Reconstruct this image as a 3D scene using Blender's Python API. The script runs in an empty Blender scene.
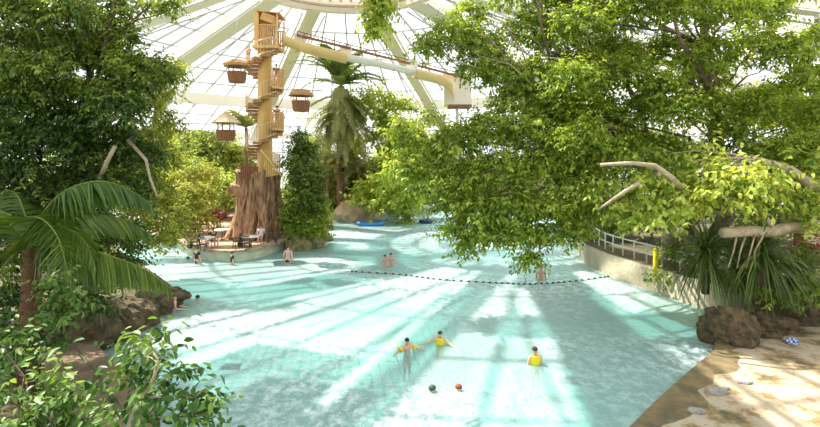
import bpy, bmesh, math, random
import numpy as np
from mathutils import Vector, Matrix, noise

RNG = np.random.default_rng(7)
random.seed(7)
PI = math.pi
SC = bpy.context.scene
COL = SC.collection
F, CX, HY, CH = 500.0, 410.0, 160.0, 6.2      # focal length in pixels, image centre, horizon row, eye height


def P(px, py, d):
    return Vector(((px - CX) / F * d, d, CH + (HY - py) / F * d))


def G(px, py, z=0.0):
    d = (CH - z) * F / (py - HY)
    return Vector(((px - CX) / F * d, d, z))


# ------------------------------------------------------------------ materials
def new_mat(name):
    m = bpy.data.materials.new(name)
    m.use_nodes = True
    nt = m.node_tree
    nt.nodes.clear()
    out = nt.nodes.new('ShaderNodeOutputMaterial')
    return m, nt, out


def lk(nt, a, b):
    nt.links.new(a, b)


def ramp(nt, fac, stops):
    r = nt.nodes.new('ShaderNodeValToRGB')
    while len(r.color_ramp.elements) < len(stops):
        r.color_ramp.elements.new(0.5)
    for e, (p, c) in zip(r.color_ramp.elements, stops):
        e.position = p
        e.color = (*c, 1)
    lk(nt, fac, r.inputs[0])
    return r.outputs[0]


def noise_tex(nt, scale, detail=4, rough=0.55, coord='Object', vec_scale=None):
    tc = nt.nodes.new('ShaderNodeTexCoord')
    n = nt.nodes.new('ShaderNodeTexNoise')
    n.inputs['Scale'].default_value = scale
    n.inputs['Detail'].default_value = detail
    n.inputs['Roughness'].default_value = rough
    src = tc.outputs[coord]
    if vec_scale:
        mp = nt.nodes.new('ShaderNodeMapping')
        mp.inputs['Scale'].default_value = vec_scale
        lk(nt, src, mp.inputs[0])
        src = mp.outputs[0]
    lk(nt, src, n.inputs['Vector'])
    return n.outputs[0]


def pmat(name, c1, c2=None, scale=3.0, rough=0.6, bump=0.0, bscale=None, vec_scale=None, metallic=0.0):
    """Principled with a noise blend of two colours and a noise bump."""
    m, nt, out = new_mat(name)
    b = nt.nodes.new('ShaderNodeBsdfPrincipled')
    b.inputs['Roughness'].default_value = rough
    b.inputs['Metallic'].default_value = metallic
    c2 = c2 or tuple(x * 0.8 for x in c1)
    n = noise_tex(nt, scale, 5, 0.6, vec_scale=vec_scale)
    lk(nt, ramp(nt, n, [(0.35, c1), (0.65, c2)]), b.inputs['Base Color'])
    if bump:
        bn = noise_tex(nt, bscale or scale * 3, 4, 0.6, vec_scale=vec_scale)
        bp = nt.nodes.new('ShaderNodeBump')
        bp.inputs['Strength'].default_value = bump
        bp.inputs['Distance'].default_value = 0.1
        lk(nt, bn, bp.inputs['Height'])
        lk(nt, bp.outputs[0], b.inputs['Normal'])
    lk(nt, b.outputs[0], out.inputs[0])
    return m


def leaf_mat(name, dark, mid, light, trans=0.35, gloss=0.35):
    m, nt, out = new_mat(name)
    at = nt.nodes.new('ShaderNodeAttribute')
    at.attribute_name = 'tint'
    col = ramp(nt, at.outputs['Fac'], [(0.0, dark), (0.5, mid), (1.0, light)])
    b = nt.nodes.new('ShaderNodeBsdfPrincipled')
    b.inputs['Roughness'].default_value = 0.45
    b.inputs['Specular IOR Level'].default_value = gloss
    lk(nt, col, b.inputs['Base Color'])
    t = nt.nodes.new('ShaderNodeBsdfTranslucent')
    mx = nt.nodes.new('ShaderNodeMix')
    mx.data_type = 'RGBA'
    mx.blend_type = 'MULTIPLY'
    mx.inputs[0].default_value = 1.0
    lk(nt, col, mx.inputs[6])
    mx.inputs[7].default_value = (1.5, 1.4, 0.6, 1)
    lk(nt, mx.outputs[2], t.inputs[0])
    ms = nt.nodes.new('ShaderNodeMixShader')
    ms.inputs[0].default_value = trans
    lk(nt, b.outputs[0], ms.inputs[1])
    lk(nt, t.outputs[0], ms.inputs[2])
    lk(nt, ms.outputs[0], out.inputs[0])
    return m


M = {}
M['leaf_dark'] = leaf_mat('leaf_dark', (0.02, 0.05, 0.010), (0.085, 0.15, 0.02), (0.29, 0.35, 0.05), 0.35, 0.5)
M['leaf_mid'] = leaf_mat('leaf_mid', (0.06, 0.11, 0.012), (0.22, 0.31, 0.03), (0.48, 0.54, 0.10), 0.42)
M['leaf_bright'] = leaf_mat('leaf_bright', (0.09, 0.16, 0.015), (0.28, 0.38, 0.04), (0.62, 0.66, 0.16), 0.42)
M['leaf_olive'] = leaf_mat('leaf_olive', (0.11, 0.15, 0.02), (0.29, 0.33, 0.05), (0.50, 0.50, 0.13), 0.42)
M['leaf_back'] = leaf_mat('leaf_back', (0.13, 0.19, 0.035), (0.30, 0.38, 0.07), (0.52, 0.56, 0.18), 0.42)
M['leaf_front'] = leaf_mat('leaf_front', (0.015, 0.05, 0.01), (0.07, 0.15, 0.02), (0.24, 0.33, 0.08), 0.35, 0.4)
M['frond_dark'] = leaf_mat('frond_dark', (0.02, 0.05, 0.008), (0.075, 0.14, 0.018), (0.27, 0.34, 0.06), 0.35, 0.4)
M['frond_mid'] = leaf_mat('frond_mid', (0.05, 0.10, 0.02), (0.15, 0.22, 0.04), (0.36, 0.42, 0.12), 0.35, 0.4)
M['frond_grey'] = leaf_mat('frond_grey', (0.13, 0.15, 0.05), (0.26, 0.29, 0.10), (0.42, 0.44, 0.20), 0.3, 0.3)
M['strap'] = leaf_mat('strap', (0.03, 0.07, 0.015), (0.09, 0.15, 0.03), (0.30, 0.36, 0.12), 0.3, 0.4)
M['flower_red'] = leaf_mat('flower_red', (0.12, 0.01, 0.02), (0.26, 0.02, 0.05), (0.45, 0.06, 0.10), 0.2)
M['bark'] = pmat('bark', (0.22, 0.15, 0.09), (0.1, 0.065, 0.04), 4, 0.9, 0.6, 14, (1, 1, .3))
M['skirt'] = pmat('skirt_fibre', (0.30, 0.29, 0.10), (0.17, 0.18, 0.06), 3, 0.95, 0.8, 12, (1, 1, .2))
M['bark_pale'] = pmat('bark_pale', (0.50, 0.40, 0.27), (0.33, 0.25, 0.16), 3, 0.85, 0.4, 12)
M['bark_red'] = pmat('bark_red', (0.20, 0.075, 0.035), (0.10, 0.035, 0.02), 9, 0.95, 0.8, 30)
M['stump'] = pmat('stump_wood', (0.60, 0.36, 0.21), (0.15, 0.07, 0.035), 5, 0.9, 1.0, 9, (1, 1, .22))
M['yellow_wood'] = pmat('yellow_wood', (0.78, 0.52, 0.19), (0.66, 0.40, 0.13), 2.0, 0.6, 0.15, 8, (1, 1, .3))
M['orange_wood'] = pmat('orange_wood', (0.72, 0.40, 0.16), (0.58, 0.29, 0.10), 3.0, 0.65, 0.15)
M['tan_plastic'] = pmat('tan_plastic', (0.84, 0.60, 0.27), (0.74, 0.50, 0.20), 0.8, 0.35)
M['white_plastic'] = pmat('white_plastic', (0.86, 0.79, 0.68), (0.78, 0.71, 0.59), 0.8, 0.4)
M['rail_pale'] = pmat('rail_pale', (0.78, 0.62, 0.42), (0.70, 0.53, 0.34), 4, 0.5)
M['tread_wood'] = pmat('tread_wood', (0.46, 0.25, 0.085), (0.34, 0.17, 0.055), 3, 0.7)
M['brown_wood'] = pmat('brown_wood', (0.30, 0.14, 0.06), (0.20, 0.085, 0.035), 5, 0.8, 0.4, 20)
M['thatch'] = pmat('thatch', (0.62, 0.34, 0.16), (0.40, 0.20, 0.09), 9, 0.95, 0.8, 24, (1, 1, .4))
M['thatch_pale'] = pmat('thatch_pale', (0.72, 0.55, 0.36), (0.55, 0.38, 0.22), 9, 0.95, 0.8, 24, (1, 1, .4))
M['wicker'] = pmat('wicker', (0.42, 0.18, 0.075), (0.22, 0.09, 0.035), 12, 0.9, 0.8, 40)
M['beam'] = pmat('beam_paint', (0.90, 0.84, 0.72), (0.86, 0.79, 0.66), 0.3, 0.5)
M['bar'] = pmat('glazing_bar_paint', (0.50, 0.50, 0.48), (0.44, 0.44, 0.43), 0.5, 0.5)
M['lattice'] = pmat('lattice_paint', (0.66, 0.52, 0.42), (0.55, 0.42, 0.33), 0.4, 0.6)
M['rock'] = pmat('rock_brown', (0.30, 0.18, 0.10), (0.12, 0.07, 0.04), 2.5, 0.9, 1.0, 7)
M['rock_dark'] = pmat('rock_dark', (0.17, 0.115, 0.06), (0.045, 0.042, 0.018), 3.5, 0.95, 1.0, 9)
M['rock_moss'] = pmat('rock_moss', (0.34, 0.27, 0.14), (0.15, 0.15, 0.05), 3.0, 0.95, 1.0, 8)
M['rock_pale'] = pmat('rock_pale', (0.55, 0.41, 0.29), (0.36, 0.24, 0.15), 2.0, 0.9, 0.8, 7)
M['rock_grey'] = pmat('rock_grey', (0.40, 0.38, 0.34), (0.24, 0.22, 0.19), 3.0, 0.9, 0.6, 10)
M['soil'] = pmat('soil', (0.14, 0.10, 0.05), (0.07, 0.07, 0.025), 1.2, 0.95, 0.6, 6)
M['dark_metal'] = pmat('dark_metal', (0.05, 0.045, 0.04), (0.035, 0.03, 0.03), 4, 0.5)
M['white_metal'] = pmat('white_metal', (0.78, 0.76, 0.70), (0.7, 0.68, 0.62), 4, 0.4)
M['rope'] = pmat('rope', (0.12, 0.11, 0.10), (0.07, 0.07, 0.07), 12, 0.9)
M['table_white'] = pmat('table_white', (0.80, 0.79, 0.74), (0.72, 0.70, 0.65), 3, 0.4)
M['blue_raft'] = pmat('blue_raft', (0.03, 0.22, 0.62), (0.02, 0.16, 0.50), 2, 0.35)
M['navy_raft'] = pmat('navy_raft', (0.02, 0.06, 0.16), (0.015, 0.04, 0.12), 2, 0.4)
M['grey_raft'] = pmat('raft_grey', (0.45, 0.46, 0.47), (0.36, 0.37, 0.38), 2, 0.4)
M['yellow'] = pmat('yellow_foam', (0.90, 0.70, 0.03), (0.82, 0.60, 0.02), 3, 0.5)
M['black'] = pmat('black_cloth', (0.018, 0.022, 0.02), (0.012, 0.014, 0.014), 4, 0.7)
M['hair_dark'] = pmat('hair_dark', (0.05, 0.03, 0.02), (0.03, 0.02, 0.012), 20, 0.7)
M['hair_brown'] = pmat('hair_brown', (0.13, 0.07, 0.035), (0.09, 0.045, 0.02), 20, 0.7)
M['hair_red'] = pmat('hair_red', (0.28, 0.06, 0.03), (0.18, 0.04, 0.02), 20, 0.7)
M['skin'] = pmat('skin', (0.70, 0.42, 0.28), (0.64, 0.37, 0.24), 5, 0.55)
M['skin_pink'] = pmat('skin_pink', (0.76, 0.46, 0.36), (0.70, 0.41, 0.31), 5, 0.55)
M['white_cloth'] = pmat('white_cloth', (0.80, 0.80, 0.80), (0.70, 0.70, 0.72), 5, 0.8)
M['violet_cloth'] = pmat('violet_cloth', (0.20, 0.12, 0.50), (0.14, 0.08, 0.40), 5, 0.8)
M['green_cloth'] = pmat('green_cloth', (0.02, 0.30, 0.14), (0.015, 0.22, 0.1), 5, 0.8)
M['orange_cloth'] = pmat('orange_cloth', (0.75, 0.30, 0.08), (0.6, 0.22, 0.06), 5, 0.8)
M['red_cloth'] = pmat('red_cloth', (0.5, 0.05, 0.04), (0.4, 0.04, 0.03), 5, 0.8)
M['blue_cloth'] = pmat('blue_cloth', (0.07, 0.13, 0.35), (0.05, 0.1, 0.28), 5, 0.8)
M['drain'] = pmat('drain_metal', (0.04, 0.07, 0.06), (0.03, 0.05, 0.045), 8, 0.6)
M['eye'] = pmat('eye_dark', (0.02, 0.015, 0.01), (0.02, 0.015, 0.01), 8, 0.2)


def tile_floor():
    m, nt, out = new_mat('pool_tiles')
    tc = nt.nodes.new('ShaderNodeTexCoord')
    mp = nt.nodes.new('ShaderNodeMapping')
    mp.inputs['Rotation'].default_value = (0, 0, math.radians(-8))
    lk(nt, tc.outputs['Object'], mp.inputs[0])
    br = nt.nodes.new('ShaderNodeTexBrick')
    br.offset = 0.0
    br.inputs['Color1'].default_value = (0.66, 0.84, 0.81, 1)
    br.inputs['Color2'].default_value = (0.58, 0.77, 0.745, 1)
    br.inputs['Mortar'].default_value = (0.22, 0.32, 0.31, 1)
    br.inputs['Scale'].default_value = 1.0
    br.inputs['Mortar Size'].default_value = 0.018
    br.inputs['Brick Width'].default_value = 0.34
    br.inputs['Row Height'].default_value = 0.34
    lk(nt, mp.outputs[0], br.inputs[0])
    b = nt.nodes.new('ShaderNodeBsdfPrincipled')
    b.inputs['Roughness'].default_value = 0.6
    lk(nt, br.outputs[0], b.inputs['Base Color'])
    lk(nt, b.outputs[0], out.inputs[0])
    return m


def water_mat():
    m, nt, out = new_mat('pool_water')
    tr = nt.nodes.new('ShaderNodeBsdfTransparent')
    tr.inputs[0].default_value = (0.64, 0.93, 0.91, 1)
    gl = nt.nodes.new('ShaderNodeBsdfGlossy')
    gl.inputs['Roughness'].default_value = 0.06
    n1 = noise_tex(nt, 2.2, 4, 0.65, vec_scale=(1, .7, 1))
    bp = nt.nodes.new('ShaderNodeBump')
    bp.inputs['Strength'].default_value = 0.45
    bp.inputs['Distance'].default_value = 0.12
    lk(nt, n1, bp.inputs['Height'])
    lk(nt, bp.outputs[0], gl.inputs['Normal'])
    fr = nt.nodes.new('ShaderNodeFresnel')
    fr.inputs[0].default_value = 1.33
    lk(nt, bp.outputs[0], fr.inputs['Normal'])
    mx = nt.nodes.new('ShaderNodeMixShader')
    fm = nt.nodes.new('ShaderNodeMath')
    fm.operation = 'MULTIPLY'
    fm.inputs[1].default_value = 0.6
    lk(nt, fr.outputs[0], fm.inputs[0])
    lk(nt, fm.outputs[0], mx.inputs[0])
    lk(nt, tr.outputs[0], mx.inputs[1])
    lk(nt, gl.outputs[0], mx.inputs[2])
    # bubbly, slightly milky water
    mk = nt.nodes.new('ShaderNodeBsdfDiffuse')
    mk.inputs[0].default_value = (0.52, 0.78, 0.75, 1)
    n3 = noise_tex(nt, 3.0, 6, 0.75, vec_scale=(1, .7, 1))
    b3_ = nt.nodes.new('ShaderNodeBump')
    b3_.inputs['Strength'].default_value = 1.0
    b3_.inputs['Distance'].default_value = 0.25
    lk(nt, n3, b3_.inputs['Height'])
    lk(nt, b3_.outputs[0], mk.inputs['Normal'])
    mm = nt.nodes.new('ShaderNodeMixShader')
    mm.inputs[0].default_value = 0.40
    lk(nt, mx.outputs[0], mm.inputs[1])
    lk(nt, mk.outputs[0], mm.inputs[2])
    # churned surface: broad sun glitter
    g2 = nt.nodes.new('ShaderNodeBsdfGlossy')
    g2.inputs['Roughness'].default_value = 0.32
    n2 = noise_tex(nt, 4.0, 5, 0.7, vec_scale=(1, .7, 1))
    b2 = nt.nodes.new('ShaderNodeBump')
    b2.inputs['Strength'].default_value = 1.0
    b2.inputs['Distance'].default_value = 0.12
    lk(nt, n2, b2.inputs['Height'])
    lk(nt, b2.outputs[0], g2.inputs['Normal'])
    m3 = nt.nodes.new('ShaderNodeMixShader')
    m3.inputs[0].default_value = 0.13
    lk(nt, mm.outputs[0], m3.inputs[1])
    lk(nt, g2.outputs[0], m3.inputs[2])
    mx = m3
    # thin churned foam; its white also stands in for sunlit caustic mottling
    df = nt.nodes.new('ShaderNodeBsdfDiffuse')
    df.inputs[0].default_value = (0.86, 0.93, 0.92, 1)
    big = noise_tex(nt, 0.16, 3, 0.5, vec_scale=(1, .8, 1))
    fine = noise_tex(nt, 3.2, 6, 0.75, vec_scale=(1, .75, 1))
    a = ramp(nt, big, [(0.42, (0, 0, 0)), (0.62, (1, 1, 1))])
    f = ramp(nt, fine, [(0.45, (0, 0, 0)), (0.62, (1, 1, 1))])
    mu = nt.nodes.new('ShaderNodeMath')
    mu.operation = 'MULTIPLY'
    lk(nt, a, mu.inputs[0])
    lk(nt, f, mu.inputs[1])
    m2 = nt.nodes.new('ShaderNodeMath')
    m2.operation = 'MULTIPLY'
    m2.inputs[1].default_value = 0.6
    lk(nt, mu.outputs[0], m2.inputs[0])
    mx2 = nt.nodes.new('ShaderNodeMixShader')
    lk(nt, m2.outputs[0], mx2.inputs[0])
    lk(nt, mx.outputs[0], mx2.inputs[1])
    lk(nt, df.outputs[0], mx2.inputs[2])
    lk(nt, mx2.outputs[0], out.inputs[0])
    return m


def glass_mat():
    m, nt, out = new_mat('roof_glass')
    tr = nt.nodes.new('ShaderNodeBsdfTransparent')
    tr.inputs[0].default_value = (0.95, 0.97, 0.98, 1)
    gl = nt.nodes.new('ShaderNodeBsdfTranslucent')
    gl.inputs[0].default_value = (0.9, 0.9, 0.9, 1)
    mx = nt.nodes.new('ShaderNodeMixShader')
    mx.inputs[0].default_value = 0.12
    lk(nt, tr.outputs[0], mx.inputs[1])
    lk(nt, gl.outputs[0], mx.inputs[2])
    lk(nt, mx.outputs[0], out.inputs[0])
    return m


def terrace_mat():
    m, nt, out = new_mat('sandy_terrace')
    b = nt.nodes.new('ShaderNodeBsdfPrincipled')
    b.inputs['Roughness'].default_value = 0.75
    n = noise_tex(nt, 0.9, 9, 0.7)
    c = ramp(nt, n, [(0.38, (0.10, 0.085, 0.04)), (0.45, (0.30, 0.20, 0.09)), (0.49, (0.42, 0.33, 0.22)), (0.57, (0.47, 0.39, 0.29)), (0.62, (0.36, 0.20, 0.07)), (0.66, (0.42, 0.34, 0.24))])
    lk(nt, c, b.inputs['Base Color'])
    bn = noise_tex(nt, 5, 5, 0.6)
    bp = nt.nodes.new('ShaderNodeBump')
    bp.inputs['Strength'].default_value = 0.5
    bp.inputs['Distance'].default_value = 0.05
    lk(nt, bn, bp.inputs['Height'])
    lk(nt, bp.outputs[0], b.inputs['Normal'])
    lk(nt, b.outputs[0], out.inputs[0])
    return m


M['tiles'] = tile_floor()
M['water'] = water_mat()
M['glass'] = glass_mat()
M['terrace'] = terrace_mat()
M['kerb'] = pmat('kerb_stone', (0.24, 0.17, 0.10), (0.12, 0.085, 0.05), 1.5, 0.9, 0.5, 8)
M['wet_stone'] = pmat('wet_stone', (0.26, 0.18, 0.08), (0.10, 0.085, 0.045), 2.2, 0.6, 0.6, 9)
M['cream_wall'] = pmat('cream_wall', (0.66, 0.62, 0.48), (0.45, 0.46, 0.36), 1.2, 0.8, 0.3)
M['wall_stone'] = pmat('wall_stone', (0.60, 0.50, 0.36), (0.36, 0.31, 0.21), 0.9, 0.9, 0.6, 6)
M['islet_paving'] = pmat('islet_paving', (0.58, 0.40, 0.27), (0.44, 0.28, 0.18), 1.5, 0.85, 0.3)


# ------------------------------------------------------------------ object helpers
def link(o, parent=None):
    COL.objects.link(o)
    if parent is not None:
        o.parent = parent
    return o


def tag(o, label=None, cat=None, group=None, kind=None):
    if label:
        o['label'] = label
    if cat:
        o['category'] = cat
    if group:
        o['group'] = group
    if kind:
        o['kind'] = kind
    return o


def thing(name, label, cat, loc, rz=0.0, group=None):
    o = bpy.data.objects.new(name, None)
    o.empty_display_size = 0.2
    o.location = loc
    o.rotation_euler = (0, 0, rz)
    link(o)
    return tag(o, label, cat, group)


class MB:
    def __init__(self):
        self.v, self.f = [], []

    def add(self, vs, fs):
        b = len(self.v)
        self.v += [tuple(x) for x in vs]
        self.f += [tuple(i + b for i in f) for f in fs]
        return self

    def box(self, c, s, rz=0.0, taper=1.0, rot=None):
        hx, hy, hz = s[0] / 2, s[1] / 2, s[2] / 2
        vs = []
        for z, t in ((-hz, 1.0), (hz, taper)):
            for x, y in ((-hx, -hy), (hx, -hy), (hx, hy), (-hx, hy)):
                vs.append(Vector((x * t, y * t, z)))
        R = rot if rot is not None else Matrix.Rotation(rz, 3, 'Z')
        vs = [R @ p + Vector(c) for p in vs]
        return self.add(vs, [(3, 2, 1, 0), (4, 5, 6, 7), (0, 1, 5, 4), (1, 2, 6, 5), (2, 3, 7, 6), (3, 0, 4, 7)])

    def bar(self, a, b, w, h, up=(0, 0, 1)):
        a, b = Vector(a), Vector(b)
        d = (b - a).normalized()
        s = d.cross(Vector(up))
        if s.length < 1e-4:
            s = d.cross(Vector((1, 0, 0)))
        s.normalize()
        u = s.cross(d)
        vs = [p + s * (x * w / 2) + u * (y * h / 2) for p in (a, b) for x, y in ((-1, -1), (1, -1), (1, 1), (-1, 1))]
        return self.add(vs, [(3, 2, 1, 0), (4, 5, 6, 7), (0, 1, 5, 4), (1, 2, 6, 5), (2, 3, 7, 6), (3, 0, 4, 7)])

    def tube(self, pts, rad, n=8, cap=True, squash=1.0, jit=0.0):
        pts = [Vector(p) for p in pts]
        if not hasattr(rad, '__len__'):
            rad = [rad] * len(pts)
        vs, fs = [], []
        prev = None
        for i, p in enumerate(pts):
            d = (pts[min(i + 1, len(pts) - 1)] - pts[max(i - 1, 0)]).normalized()
            if prev is None:
                s = d.cross(Vector((0, 0, 1)))
                if s.length < 1e-3:
                    s = Vector((1, 0, 0))
            else:
                s = prev - d * prev.dot(d)
            s.normalize()
            prev = s
            u = s.cross(d)
            for k in range(n):
                a = 2 * PI * k / n
                r = rad[i] * (1 + (jit * (random.random() - .5) if jit else 0))
                vs.append(p + s * (math.cos(a) * r) + u * (math.sin(a) * r * squash))
        for i in range(len(pts) - 1):
            for k in range(n):
                k2 = (k + 1) % n
                fs.append((i * n + k, i * n + k2, (i + 1) * n + k2, (i + 1) * n + k))
        if cap:
            fs.append(tuple(range(n - 1, -1, -1)))
            fs.append(tuple((len(pts) - 1) * n + k for k in range(n)))
        return self.add(vs, fs)

    def lathe(self, c, prof, n=20, jit=0.0):
        c = Vector(c)
        vs, fs = [], []
        for r, z in prof:
            for k in range(n):
                a = 2 * PI * k / n
                rr = r * (1 + (jit * (random.random() - .5) if jit else 0))
                vs.append(c + Vector((math.cos(a) * rr, math.sin(a) * rr, z)))
        m = len(prof)
        for i in range(m - 1):
            for k in range(n):
                k2 = (k + 1) % n
                fs.append((i * n + k, i * n + k2, (i + 1) * n + k2, (i + 1) * n + k))
        fs.append(tuple(range(n - 1, -1, -1)))
        fs.append(tuple((m - 1) * n + k for k in range(n)))
        return self.add(vs, fs)

    def ball(self, c, r, n=12, m=8):
        if not hasattr(r, '__len__'):
            r = (r, r, r)
        c = Vector(c)
        vs = [c + Vector((0, 0, -r[2]))]
        for i in range(1, m):
            a = -PI / 2 + PI * i / m
            for k in range(n):
                b = 2 * PI * k / n
                vs.append(c + Vector((math.cos(a) * math.cos(b) * r[0], math.cos(a) * math.sin(b) * r[1], math.sin(a) * r[2])))
        vs.append(c + Vector((0, 0, r[2])))
        fs = [(0, 1 + (k + 1) % n, 1 + k) for k in range(n)]
        for i in range(m - 2):
            for k in range(n):
                k2 = (k + 1) % n
                fs.append((1 + i * n + k, 1 + i * n + k2, 1 + (i + 1) * n + k2, 1 + (i + 1) * n + k))
        t = len(vs) - 1
        o = 1 + (m - 2) * n
        fs += [(o + k, o + (k + 1) % n, t) for k in range(n)]
        return self.add(vs, fs)

    def torus(self, c, R, r, n=20, m=8, rot=None):
        c = Vector(c)
        vs, fs = [], []
        for i in range(n):
            a = 2 * PI * i / n
            for k in range(m):
                b = 2 * PI * k / m
                p = Vector(((R + r * math.cos(b)) * math.cos(a), (R + r * math.cos(b)) * math.sin(a), r * math.sin(b)))
                vs.append(c + (rot @ p if rot is not None else p))
        for i in range(n):
            for k in range(m):
                fs.append((i * m + k, ((i + 1) % n) * m + k, ((i + 1) % n) * m + (k + 1) % m, i * m + (k + 1) % m))
        return self.add(vs, fs)

    def build(self, name, mat, parent=None, smooth=False):
        me = bpy.data.meshes.new(name)
        me.from_pydata(self.v, [], self.f)
        me.materials.append(M[mat] if isinstance(mat, str) else mat)
        if smooth:
            me.polygons.foreach_set('use_smooth', [True] * len(me.polygons))
        me.update()
        return link(bpy.data.objects.new(name, me), parent)


def np_mesh(name, verts, loops, nper, tint, mat, parent):
    """verts (V,3), loops flat index list of faces with nper corners each."""
    me = bpy.data.meshes.new(name)
    nf = len(loops) // nper
    me.vertices.add(len(verts))
    me.vertices.foreach_set('co', np.ascontiguousarray(verts, dtype=np.float32).ravel())
    me.loops.add(len(loops))
    me.loops.foreach_set('vertex_index', np.ascontiguousarray(loops, dtype=np.int32))
    me.polygons.add(nf)
    me.polygons.foreach_set('loop_start', np.arange(0, nf * nper, nper, dtype=np.int32))
    at = me.attributes.new('tint', 'FLOAT', 'POINT')
    at.data.foreach_set('value', np.ascontiguousarray(tint, dtype=np.float32))
    me.update(calc_edges=True)
    me.materials.append(M[mat])
    return link(bpy.data.objects.new(name, me), parent)


def unit(a):
    return a / np.maximum(np.linalg.norm(a, axis=-1, keepdims=True), 1e-6)


def leaf_geo(base, d, n, L, W, tint):
    """folded pointed-oval leaves, six corners each; returns verts, quad loops, tint"""
    d = unit(d)
    s = unit(np.cross(d, n))
    n = np.cross(s, d)
    L = L[:, None]
    W = W[:, None]
    N = len(base)
    v = np.empty((N, 6, 3))
    v[:, 0] = base
    v[:, 1] = base + d * L * .32 + s * W * .5 + n * W * .16
    v[:, 2] = base + d * L * .68 + s * W * .40 + n * W * .08 - n * L * .03
    v[:, 3] = base + d * L - n * L * .16
    v[:, 4] = base + d * L * .68 - s * W * .40 + n * W * .08 - n * L * .03
    v[:, 5] = base + d * L * .32 - s * W * .5 + n * W * .16
    k = np.arange(N)[:, None] * 6
    loops = (k + np.array([0, 1, 2, 3, 0, 3, 4, 5])).ravel()
    return v.reshape(-1, 3), loops, np.repeat(tint, 6)


def spray(c, R, ntw, nl, size, droop=0.25, bias=0.5, tvar=0.22, aspect=0.5, inner=0.35, longt=(3, 6)):
    """leaves on many short twigs filling an ellipsoid"""
    dirs = unit(RNG.normal(size=(ntw, 3)))
    dirs[:, 2] = np.where(dirs[:, 2] < -.55, -dirs[:, 2], dirs[:, 2])
    rad = RNG.uniform(inner, 1, ntw) ** .7
    o = np.array(c) + dirs * np.array(R) * rad[:, None]
    td = unit(dirs * [1, 1, .5] + RNG.normal(size=(ntw, 3)) * .55 + [0, 0, -droop])
    tl = size * RNG.uniform(longt[0], longt[1], ntw)
    t = (np.arange(nl) + .5) / nl
    pos = o[:, None] + td[:, None] * (tl[:, None] * (t - .3))[..., None]
    side = unit(np.cross(td, np.array([0, 0, 1.0]) + RNG.normal(size=(ntw, 3)) * .3))
    sg = np.where(np.arange(nl) % 2 == 0, 1.0, -1.0)
    ld = td[:, None] * .55 + side[:, None] * sg[None, :, None] * .8 + np.array([0, 0, -.2 - droop]) + RNG.normal(size=(ntw, nl, 3)) * .3
    nn = np.array([0, 0, 1.0]) + dirs[:, None] * .45 + RNG.normal(size=(ntw, nl, 3)) * .45
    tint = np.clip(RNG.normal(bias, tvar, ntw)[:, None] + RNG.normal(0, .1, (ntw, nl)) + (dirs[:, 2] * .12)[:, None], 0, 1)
    N = ntw * nl
    L = size * RNG.uniform(.7, 1.25, N)
    return leaf_geo(pos.reshape(-1, 3), ld.reshape(-1, 3), nn.reshape(-1, 3), L, L * aspect, tint.ravel())


def bend(a, b, sag=0.0, n=6, wob=0.05):
    a, b = Vector(a), Vector(b)
    L = (b - a).length
    out = []
    for i in range(n + 1):
        t = i / n
        p = a.lerp(b, t) + Vector((0, 0, sag * 4 * t * (1 - t)))
        if 0 < i < n:
            p += Vector((random.uniform(-1, 1), random.uniform(-1, 1), random.uniform(-1, 1))) * wob * L
        out.append(p)
    return out


def tree(name, label, cat, base, trunk_pts, r0, blobs, leafmat, bark='bark', size=0.2, dens=1.0, group=None,
         droop=0.25, bias=0.5, nl=9, aspect=0.5, limbs=(), tvar=0.22):
    """blobs: (px, py, depth, rx_px, ry_px[, bias shift]); parts: trunk, branch (> leaves)"""
    base = Vector(base)
    root = thing(name, label, cat, base, group=group)
    tp = [Vector(p) - base for p in trunk_pts]
    MB().tube(tp, [r0 * (1.25 if i == 0 else 1) * (1 - .55 * i / (len(tp) - 1)) for i in range(len(tp))], 10, jit=.12).build('trunk', bark, root, True)
    for pts, ra, rb, bm in limbs:
        q = [Vector(p) - base for p in pts]
        MB().tube(q, [ra + (rb - ra) * i / (len(q) - 1) for i in range(len(q))], 9, jit=.15).build('limb', bm, root, True)
    for bl in blobs:
        px, py, d, rx, ry = bl[:5]
        sh = bl[5] if len(bl) > 5 else 0.0
        c = P(px, py, d) - base
        R = (rx / F * d, max(rx, ry) / F * d * .85, ry / F * d)
        # bough from the nearest trunk point that lies lower than the clump
        cand = tp[1:] if len(tp) > 2 else tp
        a = min(cand, key=lambda q: (q - c).length + max(0, q.z - c.z) * 1.5)
        pts = bend(a, c, sag=.06 * (c - a).length, n=6, wob=.035)
        ln = (c - a).length
        rr = min(r0 * .25, .012 * ln + .012)
        mb = MB().tube(pts, [rr * (1 - .8 * i / 6) for i in range(7)], 6)
        for _ in range(5):
            e = c + Vector((random.uniform(-1, 1) * R[0], random.uniform(-1, 1) * R[1], random.uniform(-.6, 1) * R[2])) * .85
            st = pts[random.choice((4, 5, 6))]
            mb.tube(bend(st, e, .04 * ln, 3, .05), [rr * .32, rr * .25, rr * .18, rr * .1], 4)
        br = mb.build('branch', bark, root, True)
        s_px = size * F / d
        area = PI * rx * ry
        nleaf = dens * 6.4 * area / (s_px * s_px * aspect * .62)
        ntw = max(8, int(nleaf / nl))
        v, lo, ti = spray(c, R, ntw, nl, size, droop, bias + sh, tvar, aspect)
        np_mesh('leaves', v, lo, 4, ti, leafmat, br)
    return root


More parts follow.
